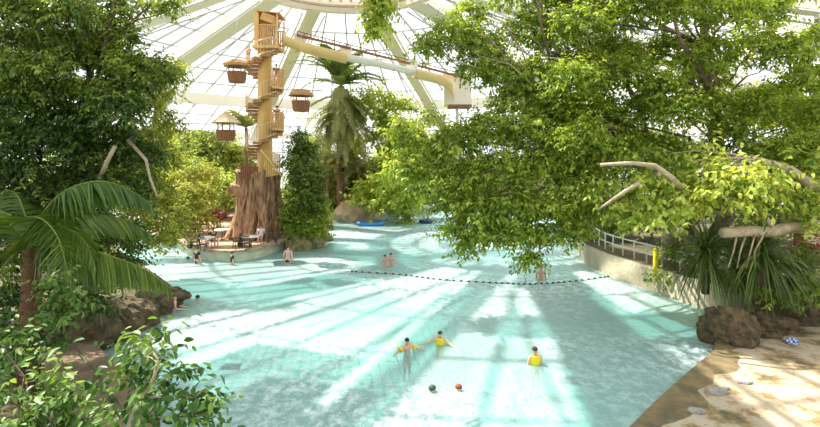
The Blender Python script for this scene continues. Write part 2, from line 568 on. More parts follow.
def frond_geo(pts, n_leaf, ll, w, droop, tint0, cup=.5, tiplen=.35, hang=0.0):
    """leaflets along a rachis polyline: returns (verts, loops, tint)"""
    pts = np.array([tuple(p) for p in pts])
    seg = np.linalg.norm(np.diff(pts, axis=0), axis=1)
    cum = np.concatenate([[0], np.cumsum(seg)])
    tt = np.linspace(.08, .995, n_leaf)
    V, Lo, T = [], [], []
    idx = 0
    for t in tt:
        s = t * cum[-1]
        i = min(np.searchsorted(cum, s, 'right') - 1, len(seg) - 1)
        u = (s - cum[i]) / seg[i]
        p = pts[i] * (1 - u) + pts[i + 1] * u
        tang = unit(pts[i + 1] - pts[i])
        side = np.cross(tang, [0, 0, 1.0])
        if np.linalg.norm(side) < .1:
            side = np.array([1.0, 0, 0])
        side = unit(side)
        env = (math.sin(PI * min(1, .18 + t * .82)) ** .6) * (1 - tiplen * 0) if t < .97 else .35
        for sg in (-1, 1):
            L = ll * env * RNG.uniform(.85, 1.1)
            d0 = unit(tang * .55 + side * sg * (1 - cup * .4) * (1 - .6 * hang) + np.array([0, 0, cup * .25 - hang]) + RNG.normal(size=3) * .07)
            pp = p.copy()
            dd = d0
            tin = np.clip(tint0 + RNG.normal(0, .13), 0, 1)
            k0 = idx
            for j in range(4):
                ww = w * (.6, 1, .75, .08)[j]
                wn = unit(np.cross(dd, side * sg + np.array([0, 0, .6])))
                wn = unit(np.cross(np.cross(dd, [0, 0, 1.0]) + 1e-4, dd)) * .35 + tang * .8
                V.append(pp - wn * ww / 2)
                V.append(pp + wn * ww / 2)
                T += [tin, tin]
                idx += 2
                pp = pp + dd * L / 3
                dd = unit(dd + np.array([0, 0, -droop * (.5 + .5 * j)]))
            for j in range(3):
                a = k0 + 2 * j
                Lo += [a, a + 1, a + 3, a + 2]
    return np.array(V), np.array(Lo), np.array(T)


def frond(parent, start, az, length, rise, fall, n_leaf, ll, w, droop, mat, tint0, pts=None, rr=.03, cup=.5, hang=0.0):
    if pts is None:
        pts = []
        p = Vector(start)
        el = rise
        for i in range(11):
            pts.append(p.copy())
            p = p + Vector((math.cos(az) * math.cos(el), math.sin(az) * math.cos(el), math.sin(el))) * (length / 10)
            el -= fall / 10 * (0.6 + .8 * i / 10)
    v, lo, t = frond_geo(pts, n_leaf, ll, w, droop, tint0, cup, .35, hang)
    # rachis as a thin tube joined to the leaflets
    mb = MB().tube(pts, [rr * (1 - .8 * i / (len(pts) - 1)) for i in range(len(pts))], 4, cap=False)
    rv = np.array(mb.v)
    rl = np.array([i for f in mb.f for i in f]) + len(v)
    o = np_mesh('frond', np.concatenate([v, rv]), np.concatenate([lo, rl]), 4, np.concatenate([t, np.full(len(rv), .85)]), mat, parent)
    return o


def strap_rosette(parent, c, n, L, w, mat, el0=(-.5, 1.3), droop=.5, name='strap_leaves', bias=.45, az0=None):
    V, Lo, T = [], [], []
    idx = 0
    for i in range(n):
        az = RNG.uniform(0, 2 * PI)
        el = RNG.uniform(*el0)
        l = L * RNG.uniform(.75, 1.1)
        d = np.array([math.cos(az) * math.cos(el), math.sin(az) * math.cos(el), math.sin(el)])
        p = np.array(c, float) + d * .06
        side = unit(np.cross(d, [0, 0, 1.0]) + RNG.normal(size=3) * .1)
        ti = np.clip(RNG.normal(bias, .25), 0, 1)
        k0 = idx
        for j in range(5):
            ww = w * (.7, 1, .9, .6, .05)[j]
            V += [p - side * ww / 2, p + side * ww / 2]
            T += [ti, ti]
            idx += 2
            p = p + d * l / 4
            d = unit(d + np.array([0, 0, -droop * (.3 + .35 * j)]))
        for j in range(4):
            a = k0 + 2 * j
            Lo += [a, a + 1, a + 3, a + 2]
    return np_mesh(name, np.array(V), np.array(Lo), 4, np.array(T), mat, parent)


def rock_mesh(name, c, s, mat, parent=None, seed=0, sub=3, amp=.35):
    bm = bmesh.new()
    bmesh.ops.create_icosphere(bm, subdivisions=sub, radius=1)
    for v in bm.verts:
        p = v.co.copy()
        n1 = noise.noise(p * 1.3 + Vector((seed * 3.1, seed, 0)))
        n2 = noise.noise(p * 3.5 + Vector((seed, seed * 2.2, 5))) + .6 * noise.noise(p * 8 + Vector((seed, 0, seed)))
        q = p * (1 + amp * n1 + amp * .45 * n2)
        v.co = Vector((q.x * s[0], q.y * s[1], q.z * s[2]))
    me = bpy.data.meshes.new(name)
    bm.to_mesh(me)
    bm.free()
    me.materials.append(M[mat])
    o = link(bpy.data.objects.new(name, me), parent)
    o.location = c
    return o


def rock(label, c, s, mat='rock', seed=0, sub=3, group=None, amp=.35, name='boulder'):
    o = rock_mesh(name, c, s, mat, None, seed, sub, amp)
    return tag(o, label, 'rock', group)


def slab(name, outline, z0, z1, mats, kind='structure', parent=None, rim=None):
    """extruded land mass; mats = (top, side)"""
    bm = bmesh.new()
    top = [bm.verts.new((p[0], p[1], z1)) for p in outline]
    bot = [bm.verts.new((p[0], p[1], z0)) for p in outline]
    f = bm.faces.new(top)
    f.normal_update()
    if f.normal.z < 0:
        f.normal_flip()
    n = len(outline)
    for i in range(n):
        s = bm.faces.new((top[i], top[(i + 1) % n], bot[(i + 1) % n], bot[i]))
        s.material_index = 1
    bmesh.ops.triangulate(bm, faces=[f])
    bmesh.ops.recalc_face_normals(bm, faces=bm.faces)
    me = bpy.data.meshes.new(name)
    bm.to_mesh(me)
    bm.free()
    for m in mats:
        me.materials.append(M[m])
    o = link(bpy.data.objects.new(name, me), parent)
    if kind:
        o['kind'] = kind
    return o


def smooth_line(pts, k=3):
    """Catmull-Rom through 2-D/3-D points"""
    pts = [Vector(p) for p in pts]
    out = []
    for i in range(len(pts) - 1):
        p0, p1, p2, p3 = pts[max(i - 1, 0)], pts[i], pts[i + 1], pts[min(i + 2, len(pts) - 1)]
        for j in range(k):
            t = j / k
            out.append(.5 * ((2 * p1) + (p2 - p0) * t + (2 * p0 - 5 * p1 + 4 * p2 - p3) * t * t + (3 * p1 - p0 - 3 * p2 + p3) * t ** 3))
    out.append(pts[-1])
    return out


def outline(pix, z=0.0, k=3):
    return smooth_line([G(a, b, z) for a, b in pix], k)


# ------------------------------------------------------------------ camera, sun, sky
cam = bpy.data.cameras.new('camera')
cam.sensor_width = 36
cam.lens = F / 820 * 36
cam.shift_y = -(213.5 - HY) / 820
cam.clip_end = 400
co = bpy.data.objects.new('camera', cam)
co.location = (0, 0, CH)
co.rotation_euler = (PI / 2, 0, 0)
link(co)
SC.camera = co

sun = bpy.data.lights.new('sun', 'SUN')
sun.energy = 11.0
sun.angle = math.radians(1.0)
sun.color = (1.0, 0.95, 0.84)
so = bpy.data.objects.new('sun', sun)
so.rotation_euler = Vector((14.8, -9.0, -25.9)).to_track_quat('-Z', 'Y').to_euler()
so.location = (-30, 60, 50)
link(so)

w = bpy.data.worlds.new('sky')
SC.world = w
w.use_nodes = True
nt = w.node_tree
nt.nodes.clear()
wo = nt.nodes.new('ShaderNodeOutputWorld')
bg = nt.nodes.new('ShaderNodeBackground')
tc = nt.nodes.new('ShaderNodeTexCoord')
sx = nt.nodes.new('ShaderNodeSeparateXYZ')
nt.links.new(tc.outputs['Generated'], sx.inputs[0])
nt.links.new(ramp(nt, sx.outputs[2], [(0.0, (0.93, 0.95, 0.96)), (0.5, (0.90, 0.95, 1.0)), (1.0, (0.82, 0.91, 1.0))]), bg.inputs[0])
bg.inputs[1].default_value = 1.45
nt.links.new(bg.outputs[0], wo.inputs[0])

SC.view_settings.view_transform = 'Standard'
SC.view_settings.look = 'None'
SC.view_settings.exposure = 0.3
SC.cycles.max_bounces = 8
SC.cycles.transparent_max_bounces = 16
SC.cycles.caustics_reflective = False
SC.cycles.caustics_refractive = False

# ------------------------------------------------------------------ the dome
DC = Vector((-6.3, 45.0, 0))
ZA, K, R0, R1 = 25.9, 0.30, 9.0, 50.0


def D(r, az, dz=0.0):
    a = math.radians(az)
    return Vector((DC.x + r * math.sin(a), DC.y + r * math.cos(a), ZA - K * r + dz))


RIBS = [(-57, 1.9), (-26, 1.5), (16, 1.5), (51, 2.0), (85, 1.6), (120, 1.6), (150, 1.6), (174, 2.6), (190, .9), (218, 2.2), (248, 1.6), (277, 1.6)]
n_tr = [0]


def trim(mb, mat):
    n_tr[0] += 1
    o = mb.build('trim_%d' % n_tr[0], mat)
    o['kind'] = 'structure'
    return o


for az, wd in RIBS:
    mb = MB()
    nrm = (D(R0, az) - D(R1, az)).cross(Vector((math.cos(math.radians(az)), -math.sin(math.radians(az)), 0)))
    mb.bar(D(R0, az, -.75), D(R1, az, -.75), wd, 1.1)
    trim(mb, 'beam')
    # slim pipes along both edges of the beam
    mb = MB()
    t = Vector((math.cos(math.radians(az)), -math.sin(math.radians(az)), 0))
    for s in (-1, 1):
        mb.tube([D(R0, az, -1.6) + t * s * wd * .8, D(R1, az, -1.6) + t * s * wd * .8], .09, 6)
    trim(mb, 'bar')
# glass roof
vs, fs = [], []
NS = 72
for i in range(NS):
    az = 360 * i / NS
    vs += [D(R0, az, .1), D(R1, az, .1), Vector((D(R1, az).x, D(R1, az).y, 1.0))]
top = len(vs)
vs.append(D(R0 * .0, 0, -1.2))
for i in range(NS):
    j = (i + 1) % NS
    fs.append((3 * i, 3 * j, 3 * j + 1, 3 * i + 1))
    fs.append((3 * i, top, 3 * j))
roof_f = list(fs)
ce = MB().add(vs, roof_f).build('ceiling', 'glass')
ce['kind'] = 'structure'
wf = [(3 * i + 1, 3 * ((i + 1) % NS) + 1, 3 * ((i + 1) % NS) + 2, 3 * i + 2) for i in range(NS)]
wb = MB().add(vs, wf).build('wall_back', 'glass')
wb['kind'] = 'structure'
# unseen pale panels added below the glass to shade parts of the pool
for az, r0, r1, w0, w1 in ((174.5, 19, 40, 3.2, 6.5), (198.5, 23.5, 42, 4.2, 7.0)):
    t = Vector((math.cos(math.radians(az)), -math.sin(math.radians(az)), 0))
    a, b = D(r0, az, -.35), D(r1, az, -.35)
    mb = MB()
    top_ = [a - t * w0 / 2, a + t * w0 / 2, b + t * w1 / 2, b - t * w1 / 2]
    mb.add([p + Vector((0, 0, z)) for z in (-.05, 0) for p in top_], [(3, 2, 1, 0), (4, 5, 6, 7), (0, 1, 5, 4), (1, 2, 6, 5), (2, 3, 7, 6), (3, 0, 4, 7)])
    trim(mb, 'white_cloth')
# glazing bars
mb = MB()
azs = sorted(a % 360 for a, _ in RIBS)
for i, a in enumerate(azs):
    b = azs[(i + 1) % len(azs)]
    gap = (b - a) % 360
    n = max(3, int(round(gap / 5.2)))
    for k in range(1, n):
        az = a + gap * k / n
        r0 = R0 if k % 2 == 0 else R0 + 6
        mb.bar(D(r0, az), D(R1, az), .17, .22)
trim(mb, 'bar')
mb = MB()
for r in (15, 19, 23, 27, 31, 38, 42, 46):
    for i in range(NS):
        mb.bar(D(r, 360 * i / NS), D(r, 360 * (i + 1) / NS), .15, .18)
trim(mb, 'bar')
mb = MB()
for i in range(NS):      # wide ring beam half way down the roof
    mb.bar(D(34, 360 * i / NS, -.9), D(34, 360 * (i + 1) / NS, -.9), .5, 1.5)
trim(mb, 'beam')
mb = MB()
for i in range(NS):      # crown ring
    mb.bar(D(R0, 360 * i / NS, -.5), D(R0, 360 * (i + 1) / NS, -.5), .9, 1.3)
    mb.bar(D(R1, 360 * i / NS, -.3), D(R1, 360 * (i + 1) / NS, -.3), .5, .9)
trim(mb, 'beam')
mb = MB()
for i in range(48):
    az = 360 * i / 48
    mb.bar(D(R0 - .4, az, -.1), D(3.0, az + 14, -1.0), .2, .2)
    mb.bar(D(R0 - .4, az, -.1), D(3.0, az - 14, -1.0), .2, .2)
for r in (4.5, 6.5, 8.2):
    for i in range(48):
        mb.bar(D(r, 360 * i / 48, -.9), D(r, 360 * (i + 1) / 48, -.9), .3, .2)
trim(mb, 'lattice')
mb = MB()
for i in range(144):     # mullions of the wall
    p = D(R1 - .15, 360 * i / 144)
    mb.bar((p.x, p.y, 0), p, .14, .2)
for z in (1.0, 3.2, 5.4, 7.6, 9.4):
    for i in range(NS):
        a, b = D(R1 - .15, 360 * i / NS), D(R1 - .15, 360 * (i + 1) / NS)
        mb.bar((a.x, a.y, z), (b.x, b.y, z), .14, .14)
trim(mb, 'bar')
mb = MB()
for i in range(NS):
    a, b = D(R1, 360 * i / NS), D(R1, 360 * (i + 1) / NS)
    mb.bar((a.x, a.y, 0.0), (b.x, b.y, 0.0), .4, 2.0)
o = mb.build('wall_base', 'cream_wall')
o['kind'] = 'structure'

# ------------------------------------------------------------------ pool and land
mb = MB()
mb.lathe((DC.x, DC.y, 0), [(R1, -1.2), (R1, -.95)], 72)
o = mb.build('floor', 'tiles')
o['kind'] = 'structure'
bm = bmesh.new()
bmesh.ops.create_circle(bm, cap_ends=True, segments=72, radius=R1 - .5)
me = bpy.data.meshes.new('water')
bm.to_mesh(me)
bm.free()
me.materials.append(M['water'])
o = link(bpy.data.objects.new('water', me))
o.location = (DC.x, DC.y, 0)
o['kind'] = 'structure'


def arc(a0, a1, n=14, r=R1 - .6):
    return [Vector((DC.x + r * math.sin(math.radians(a0 + (a1 - a0) * i / n)), DC.y + r * math.cos(math.radians(a0 + (a1 - a0) * i / n)), 0)) for i in range(n + 1)]


# left bank
lb = outline([(158, 440), (148, 427), (120, 390), (93, 358), (110, 345), (150, 318), (180, 305), (170, 292), (140, 270), (100, 246), (60, 240), (-60, 236), (-250, 233)])
slab('planted_bank', lb + arc(275, 222), -1.0, .35, ('soil', 'kerb'))
ke = smooth_line([G(a, b) for a, b in [(158, 440), (148, 427), (120, 390), (93, 358)]], 3)
mb = MB()
for a, b in zip(ke[:-1], ke[1:]):
    mb.bar(a + Vector((-.22, 0, .3)), b + Vector((-.22, 0, .3)), .5, .24)
o = mb.build('kerb', 'kerb')
o['kind'] = 'structure'
pav = [G(160, 442), G(93, 357), G(60, 352), G(20, 380), G(40, 470)]
slab('kerb_paving', pav, .3, .38, ('kerb', 'kerb'))
# islet
isl = outline([(174, 243), (181, 251), (200, 259), (235, 262), (265, 256), (285, 249), (303, 251), (320, 241), (326, 226), (318, 219), (280, 215), (200, 222), (150, 224), (150, 243)])
slab('islet_terrace', isl, -1.0, .6, ('islet_paving', 'cream_wall'))
fr = outline([(174, 243), (181, 251), (200, 259), (235, 262), (265, 256), (285, 249)], k=4)
mb = MB()
for a, b in zip(fr[:-1], fr[1:]):
    mb.bar(a + Vector((0, .12, .64)), b + Vector((0, .12, .64)), .45, .16)
o = mb.build('islet_coping', 'rock_pale')
o['kind'] = 'structure'
# far bank
fb = outline([(-420, 214), (-100, 214), (150, 213), (230, 212), (300, 213), (322, 218), (346, 222), (366, 220), (388, 214), (430, 204), (500, 202), (575, 204)])
slab('far_bank', fb + arc(35, -62), -1.0, .45, ('soil', 'rock_pale'))
# right promenade behind its wall
rp = outline([(585, 206), (578, 235), (580, 256), (598, 270), (640, 287), (712, 311), (760, 319), (850, 314), (1000, 310)])
slab('promenade', rp + arc(118, 44), -1.0, 1.15, ('soil', 'wall_stone'))
tr_ = outline([(712, 311), (711, 330), (716, 352), (700, 368), (668, 397), (640, 425), (610, 460), (600, 500)])
slab('sandy_terrace', tr_ + [Vector((9, 7.5, 0)), Vector((24, 6, 0)), Vector((33, 20, 0)), Vector((30, 26, 0))], -1.0, .14, ('terrace', 'terrace'))

# wet stone rim of the terrace
rim = smooth_line([G(q[0], q[1]) for q in [(711, 330), (716, 352), (700, 368), (668, 397), (640, 425), (610, 460), (600, 500)]], 4)
mb = MB()
vs_, n_ = [], len(rim)
for i_, p in enumerate(rim):
    d_ = (rim[min(i_ + 1, n_ - 1)] - rim[max(i_ - 1, 0)]).normalized()
    s_ = Vector((-d_.y, d_.x, 0))
    wv = .8 + .2 * math.sin(i_ * 1.1) + .15 * math.sin(i_ * 2.7)
    vs_ += [p - s_ * .06 + Vector((0, 0, -.3)), p - s_ * .04 + Vector((0, 0, .15)), p + s_ * wv * .5 + Vector((0, 0, .16)), p + s_ * wv + Vector((0, 0, .136))]
mb.add(vs_, [(4 * i_ + k, 4 * i_ + k + 1, 4 * i_ + k + 5, 4 * i_ + k + 4) for i_ in range(n_ - 1) for k in range(3)])
trim(mb, 'wet_stone')

# ------------------------------------------------------------------ slide tower
TX, TY = P(265, 100, 36.6).x, 36.6


def zt(py, d=36.6):
    return CH + (HY - py) / F * d


ZI = .6
tw = thing('slide_tower', 'tall yellow spiral stair tower rising out of the tree stump', 'tower', (TX, TY, ZI))
zb = -ZI
MB().lathe((0, 0, 0), [(.66, 0), (.58, 4), (.5, 9), (.48, zt(14) + zb)], 18).build('column', 'yellow_wood', tw, True)
pitch = 41 / F * 36.6
z88 = zt(88) + zb


def hz(phi):        # height of the stair at angle phi (radians), phi = 0 on the landing at row 88
    return z88 + pitch * phi / (2 * PI)


nst = 14
for k in range(-int(1.95 * nst), nst - 1):
    ph = (k + .5) * 2 * PI / nst + .3
    z = hz(ph - .3)
    a0, a1 = ph - PI / nst * 1.15, ph + PI / nst * 1.15
    vs = []
    for zz in (z - .19, z):
        vs += [(.45 * math.cos(a0), .45 * math.sin(a0), zz), (1.34 * math.cos(a0), 1.34 * math.sin(a0), zz),
               (1.34 * math.cos(a1), 1.34 * math.sin(a1), zz), (.45 * math.cos(a1), .45 * math.sin(a1), zz)]
    MB().add(vs, [(3, 2, 1, 0), (4, 5, 6, 7), (0, 1, 5, 4), (1, 2, 6, 5), (2, 3, 7, 6), (3, 0, 4, 7)]).build('tread', 'tread_wood', tw)
for turn in (-2, -1, 0):
    mb = MB()
    lo = turn * 2 * PI + .9 if turn > -2 else -2 * 2 * PI + 1.3
    hi = (turn + 1) * 2 * PI - .7
    n = 40
    for off, r in ((1.0, .026), (.0, .03)):
        mb.tube([(1.34 * math.cos(p), 1.34 * math.sin(p), hz(p - .15) + off) for p in np.linspace(lo, hi, n)], r, 5)
    for p in np.linspace(lo, hi, 30):
        mb.bar((1.34 * math.cos(p), 1.34 * math.sin(p), hz(p - .15) - .05), (1.34 * math.cos(p), 1.34 * math.sin(p), hz(p - .15) + 1.0), .028, .028)
    mb.build('stair_railing', 'rail_pale', tw)
for zl, rail in ((z88 - pitch, 1.3), (z88, 1.3)):
    vs, n = [(0.3, 0, zl - .14), (0.3, 0, zl)], 9
    for i in range(n + 1):
        a = -.95 + 1.75 * i / n
        vs += [(1.38 * math.cos(a), 1.38 * math.sin(a), zl - .14), (1.38 * math.cos(a), 1.38 * math.sin(a), zl)]
    fs = []
    for i in range(n):
        b = 2 + 2 * i
        fs += [(b, b + 2, b + 3, b + 1), (0, b + 2, b), (1, b + 1, b + 3)]
    MB().add(vs, fs).build('landing', 'yellow_wood', tw)
    mb = MB()
    for i in range(15):
        a = -1.0 + 1.85 * i / 14
        mb.box((1.34 * math.cos(a), 1.34 * math.sin(a), zl + rail * .44), (.03, .12, rail * .92), a)
    for off in (rail, .35):
        mb.tube([(1.34 * math.cos(a), 1.34 * math.sin(a), zl + off) for a in np.linspace(-1.0, .85, 12)], .04, 6)
    mb.build('landing_railing', 'orange_wood', tw)
# top platform, its boards, posts and small roof
zp = zt(48) + zb
mb = MB()
mb.box((.3, 0, zp - .1), (1.8, 2.0, .2))
mb.build('platform', 'yellow_wood', tw)
for y in (-.95, .95):
    mb = MB()
    for i in range(11):
        mb.box((-.2 + 1.36 * i / 10, y, zp + .75), (.08, .04, 1.5))
    for off in (.4, 1.45):
        mb.bar((-.25, y, zp + off), (1.22, y, zp + off), .06, .08)
    mb.build('platform_railing', 'orange_wood', tw)
for x, y in ((1.15, -.95), (1.15, .95)):
    MB().bar((x, y, zp), (x, y, zp + 2.2), .1, .1).build('post', 'yellow_wood', tw)
mb = MB()
mb.box((.45, -.1, zp + 1.95), (.95, 1.8, .55), rot=Matrix.Rotation(.35, 3, 'Y'))
mb.box((.50, -.1, zp + 2.35), (1.7, 2.0, .07), rot=Matrix.Rotation(.12, 3, 'Y'))
mb.build('roof', 'orange_wood', tw)
MB().box((-.38, -.1, zp + 1.25), (.34, 1.5, 2.6)).build('side_panel', 'yellow_wood', tw)
# boarded stair foot beside the stump
mb = MB()
for i in range(9):
    mb.box((.35 + .12 * i, -1.3 + .05 * i, zt(164) + zb), (.1, .06, 1.9 - .05 * i))
mb.build('boarding', 'yellow_wood', tw)
MB().bar((.1, -1.45, zt(150) + zb), (1.5, -1.0, zt(176) + zb), .5, .1).build('ramp', 'tan_plastic', tw)

# ------------------------------------------------------------------ water slide
sp = [P(*q) for q in [(283, 36, 36.5), (300, 43, 36.8), (322, 49, 37.3), (346, 55, 37.9), (380, 62, 38.8), (410, 69, 39.6), (426, 73, 40.2), (440, 77, 40.8), (450, 84, 41), (454, 94, 41)]]
sl0 = sp[0].copy()
sl = thing('water_slide', 'long tan flume leaving the tower top for the white pod', 'slide', sl0)


def trough(pts, r, name, mat):
    pts = [Vector(p) - sl0 for p in pts]
    vs, fs = [], []
    n = 9
    for i, p in enumerate(pts):
        d = (pts[min(i + 1, len(pts) - 1)] - pts[max(i - 1, 0)])
        d.z *= .4
        d.normalize()
        s = d.cross(Vector((0, 0, 1))).normalized()
        for shell, rr in ((0, r), (1, r * .86)):
            for k in range(n):
                a = PI * (k / (n - 1)) + PI
                vs.append(p + s * math.cos(a) * rr + Vector((0, 0, math.sin(a) * rr * 1.05)))
    for i in range(len(pts) - 1):
        for sh in (0, 1):
            for k in range(n - 1):
                a = i * 2 * n + sh * n + k
                fs.append((a, a + 1, a + 2 * n + 1, a + 2 * n))
        for k in (0, n - 1):
            a = i * 2 * n + k
            fs.append((a, a + n, a + 3 * n, a + 2 * n))
    return MB().add(vs, fs).build(name, mat, sl, True)


fine = smooth_line(sp, 5)
trough(fine[:16], .62, 'upper_trough', 'tan_plastic')
trough(fine[15:27], .45, 'middle_trough', 'white_plastic')
trough(fine[26:], .62, 'lower_trough', 'tan_plastic')
mb = MB()
ra, rb = P(297, 35, 36.5) - sl0, P(470, 79, 41.5) - sl0
mb.bar(ra, rb, .14, .16)
mb.bar(ra + Vector((0, 0, .28)), rb + Vector((0, 0, .28)), .06, .06)
for i in range(28):
    p = ra.lerp(rb, i / 27)
    mb.bar(p, p + Vector((0, 0, .3)), .05, .05)
mb.build('handrail', 'brown_wood', sl)
for q in ((300, 43, 36.8), (346, 55, 37.9), (412, 68, 39.6)):
    p = P(*q) - sl0
    MB().bar(p + Vector((0, 0, -.5)), p + Vector((0, 0, .75)), .08, .9).build('bracket', 'white_plastic', sl)
MB().torus(P(394, 66, 39) - sl0, .42, .035, 20, 6, Matrix.Rotation(PI / 2, 3, 'X')).build('ring', 'white_plastic', sl)
pc = P(457, 91, 42.4) - sl0
MB().box(pc, (2.3, 1.3, 2.5)).build('pod', 'white_plastic', sl)
MB().box(pc + Vector((.2, -.1, -1.35)), (1.9, 1.4, .25)).build('pod_base', 'brown_wood', sl)
MB().box(pc + Vector((0, 0, 1.33)), (2.4, 1.4, .16)).build('pod_roof', 'tan_plastic', sl)
for q in ((457, 103, 42.4),):
    a = P(*q) - sl0
    MB().tube([a, (a.x, a.y, .45 - sl0.z if q[0] > 400 else .45 - sl0.z)], .14 if q[0] > 400 else .09, 8).build('support_post', 'white_metal', sl)

# ------------------------------------------------------------------ hanging huts


def hut(label, px, py, d, w, roofmat, cone=False, mast=True):
    c = P(px, py, d)           # centre of the basket
    t = thing('hanging_hut', label, 'hanging basket', c, group='thatched baskets hung around the tower')
    mb = MB()
    if cone:
        mb.lathe((0, 0, .75 * w), [(.95 * w, 0), (.62 * w, .25 * w), (.08 * w, .75 * w)], 14, .12)
    else:
        mb.lathe((0, 0, .72 * w), [(.82 * w, -.08 * w), (.80 * w, .08 * w), (.55 * w, .30 * w), (.45 * w, .33 * w)], 14, .14)
    mb.build('thatch_roof', roofmat, t)
    MB().lathe((0, 0, -.35 * w), [(.50 * w, 0), (.56 * w, .3 * w), (.60 * w, .66 * w), (.52 * w, .66 * w), (.5 * w, .3 * w)], 14).build('basket', 'wicker', t)
    for a in (PI / 4, 3 * PI / 4, 5 * PI / 4, 7 * PI / 4):
        MB().bar((math.cos(a) * .52 * w, math.sin(a) * .52 * w, .2 * w), (math.cos(a) * .52 * w, math.sin(a) * .52 * w, .75 * w), .06, .06).build('post', 'brown_wood', t)
    r = (Vector((c.x, c.y, 0)) - Vector((DC.x, DC.y, 0))).length
    MB().tube([(0, 0, .7 * w), (0, 0, ZA - K * r - c.z - .1)], .012, 4).build('cable', 'white_metal', t)
    return t


hut('flat-roofed thatched basket hanging beside the second stair flight', 237, 77, 33.6, 1.08, 'thatch')
hut('thatched basket hanging in front of the palm crown', 301, 106, 34.0, 1.06, 'thatch')
hut('basket under a pale pointed thatch hanging low by the bushes', 226, 135, 33.0, 1.05, 'thatch_pale', True)

# ------------------------------------------------------------------ stump
sx0 = G(257, 243, ZI)
st = thing('tree_stump', 'giant brown fluted stump carrying the spiral tower', 'tree stump', (TX - .4, TY - .2, ZI))
vs, fs = [], []
n, m = 72, 22
H = zt(172) - ZI
for i in range(m):
    t = i / (m - 1)
    R = 1.42 + .62 * (1 - t) ** 2.2 + .25 * max(0, t - .75)
    for k in range(n):
        a = 2 * PI * k / n
        fl = .13 * math.sin(11 * a + 1.5 * math.sin(t * 3)) + .08 * math.sin(23 * a + 2 * t) + .22 * noise.noise(Vector((math.cos(a) * 2, math.sin(a) * 2, t * 2)))
        top = .5 * noise.noise(Vector((math.cos(a) * 3, math.sin(a) * 3, 9))) if i > m - 4 else 0
        vs.append((R * (1 + fl) * math.cos(a), R * (1 + fl) * .85 * math.sin(a), t * H + top * .8))
for i in range(m - 1):
    for k in range(n):
        k2 = (k + 1) % n
        fs.append((i * n + k, i * n + k2, (i + 1) * n + k2, (i + 1) * n + k))
fs.append(tuple((m - 1) * n + k for k in range(n)))
MB().add(vs, fs).build('trunk', 'stump', st, True)
for i in range(24):
    a = -PI * 1.05 + PI * 1.15 * i / 23
    hgt = H * random.uniform(.55, 1.12)
    pts = [((1.38 + .74 * (1 - j / 7) ** 2 + random.uniform(-.1, .12)) * math.cos(a + .12 * math.sin(j + i)), (1.1 + .62 * (1 - j / 7) ** 2) * math.sin(a + .12 * math.sin(j + i)), hgt * j / 7 - .03) for j in range(8)]
    MB().tube(pts, [.16 - .013 * j + random.uniform(-.02, .03) for j in range(8)], 8, jit=.25).build('root', 'stump', st, True)
MB().tube([(-.8, -.6, 3.1), (-1.4, -.9, 3.5), (-1.8, -1.0, 3.65)], [.5, .4, .36], 10, jit=.15).build('limb_stub', 'stump', st, True)
for i in range(9):
    x = -.9 + .14 * i
    MB().tube([(x, -1.2, H - .4), (x + .03, -1.15, H + random.uniform(.2, .8))], .07, 6).build('stake', 'brown_wood', st)

# ------------------------------------------------------------------ vegetation
EXEC_VEG = True


def grid_blobs(x0, x1, y0, y1, step, d0, d1, r, skip=None, jit=.3, bias=None):
    out = []
    y = y0
    row = 0
    while y <= y1:
        x = x0 + (step / 2 if row % 2 else 0)
        while x <= x1:
            px, py = x + random.uniform(-1, 1) * step * jit, y + random.uniform(-1, 1) * step * jit
            if not (skip and skip(px, py)):
                out.append((px, py, random.uniform(d0, d1), r * random.uniform(.8, 1.15), r * random.uniform(.65, .9), (bias(px, py) if bias else random.uniform(-.1, .1))))
            x += step
        y += step * .85
        row += 1
    return out


HOLES = [(640, 30, 16), (668, 16, 10), (702, 52, 9), (672, 74, 11), (716, 84, 9), (770, 78, 24), (805, 25, 16), (800, 45, 14), (548, 45, 12), (512, 52, 14), (500, 15, 12), (560, 5, 12), (780, 100, 14)]


def in_hole(px, py):
    return any((px - a) ** 2 + (py - b) ** 2 < (r * 1.0) ** 2 for a, b, r in HOLES)


# -- big tree on the promenade
bt = G(738, 292, 1.15)
bl = grid_blobs(560, 840, -12, 165, 38, 18.8, 24, 27, in_hole)
tree('ficus_tree', 'huge leafy tree on the promenade filling the roof above its reddish trunk', 'tree',
     (bt.x, 22.5, 1.15), [Vector((bt.x, 22.5, 1.15)), P(728, 215, 22.5), P(719, 160, 22.3), P(716, 110, 22.3), P(706, 50, 23), P(700, -5, 23.5)], .34, bl,
     'leaf_mid', 'bark', .17, .85, limbs=[
         ([P(718, 170, 22.3), P(711, 140, 21.8), P(708, 120, 21)], .12, .07, 'bark_pale'),
         ([P(716, 110, 22), P(700, 70, 20.5), P(680, 40, 19.5), P(674, 20, 19)], .14, .05, 'bark'),
         ([P(716, 115, 22), P(690, 80, 21), P(655, 90, 20), P(640, 75, 20)], .13, .05, 'bark')])
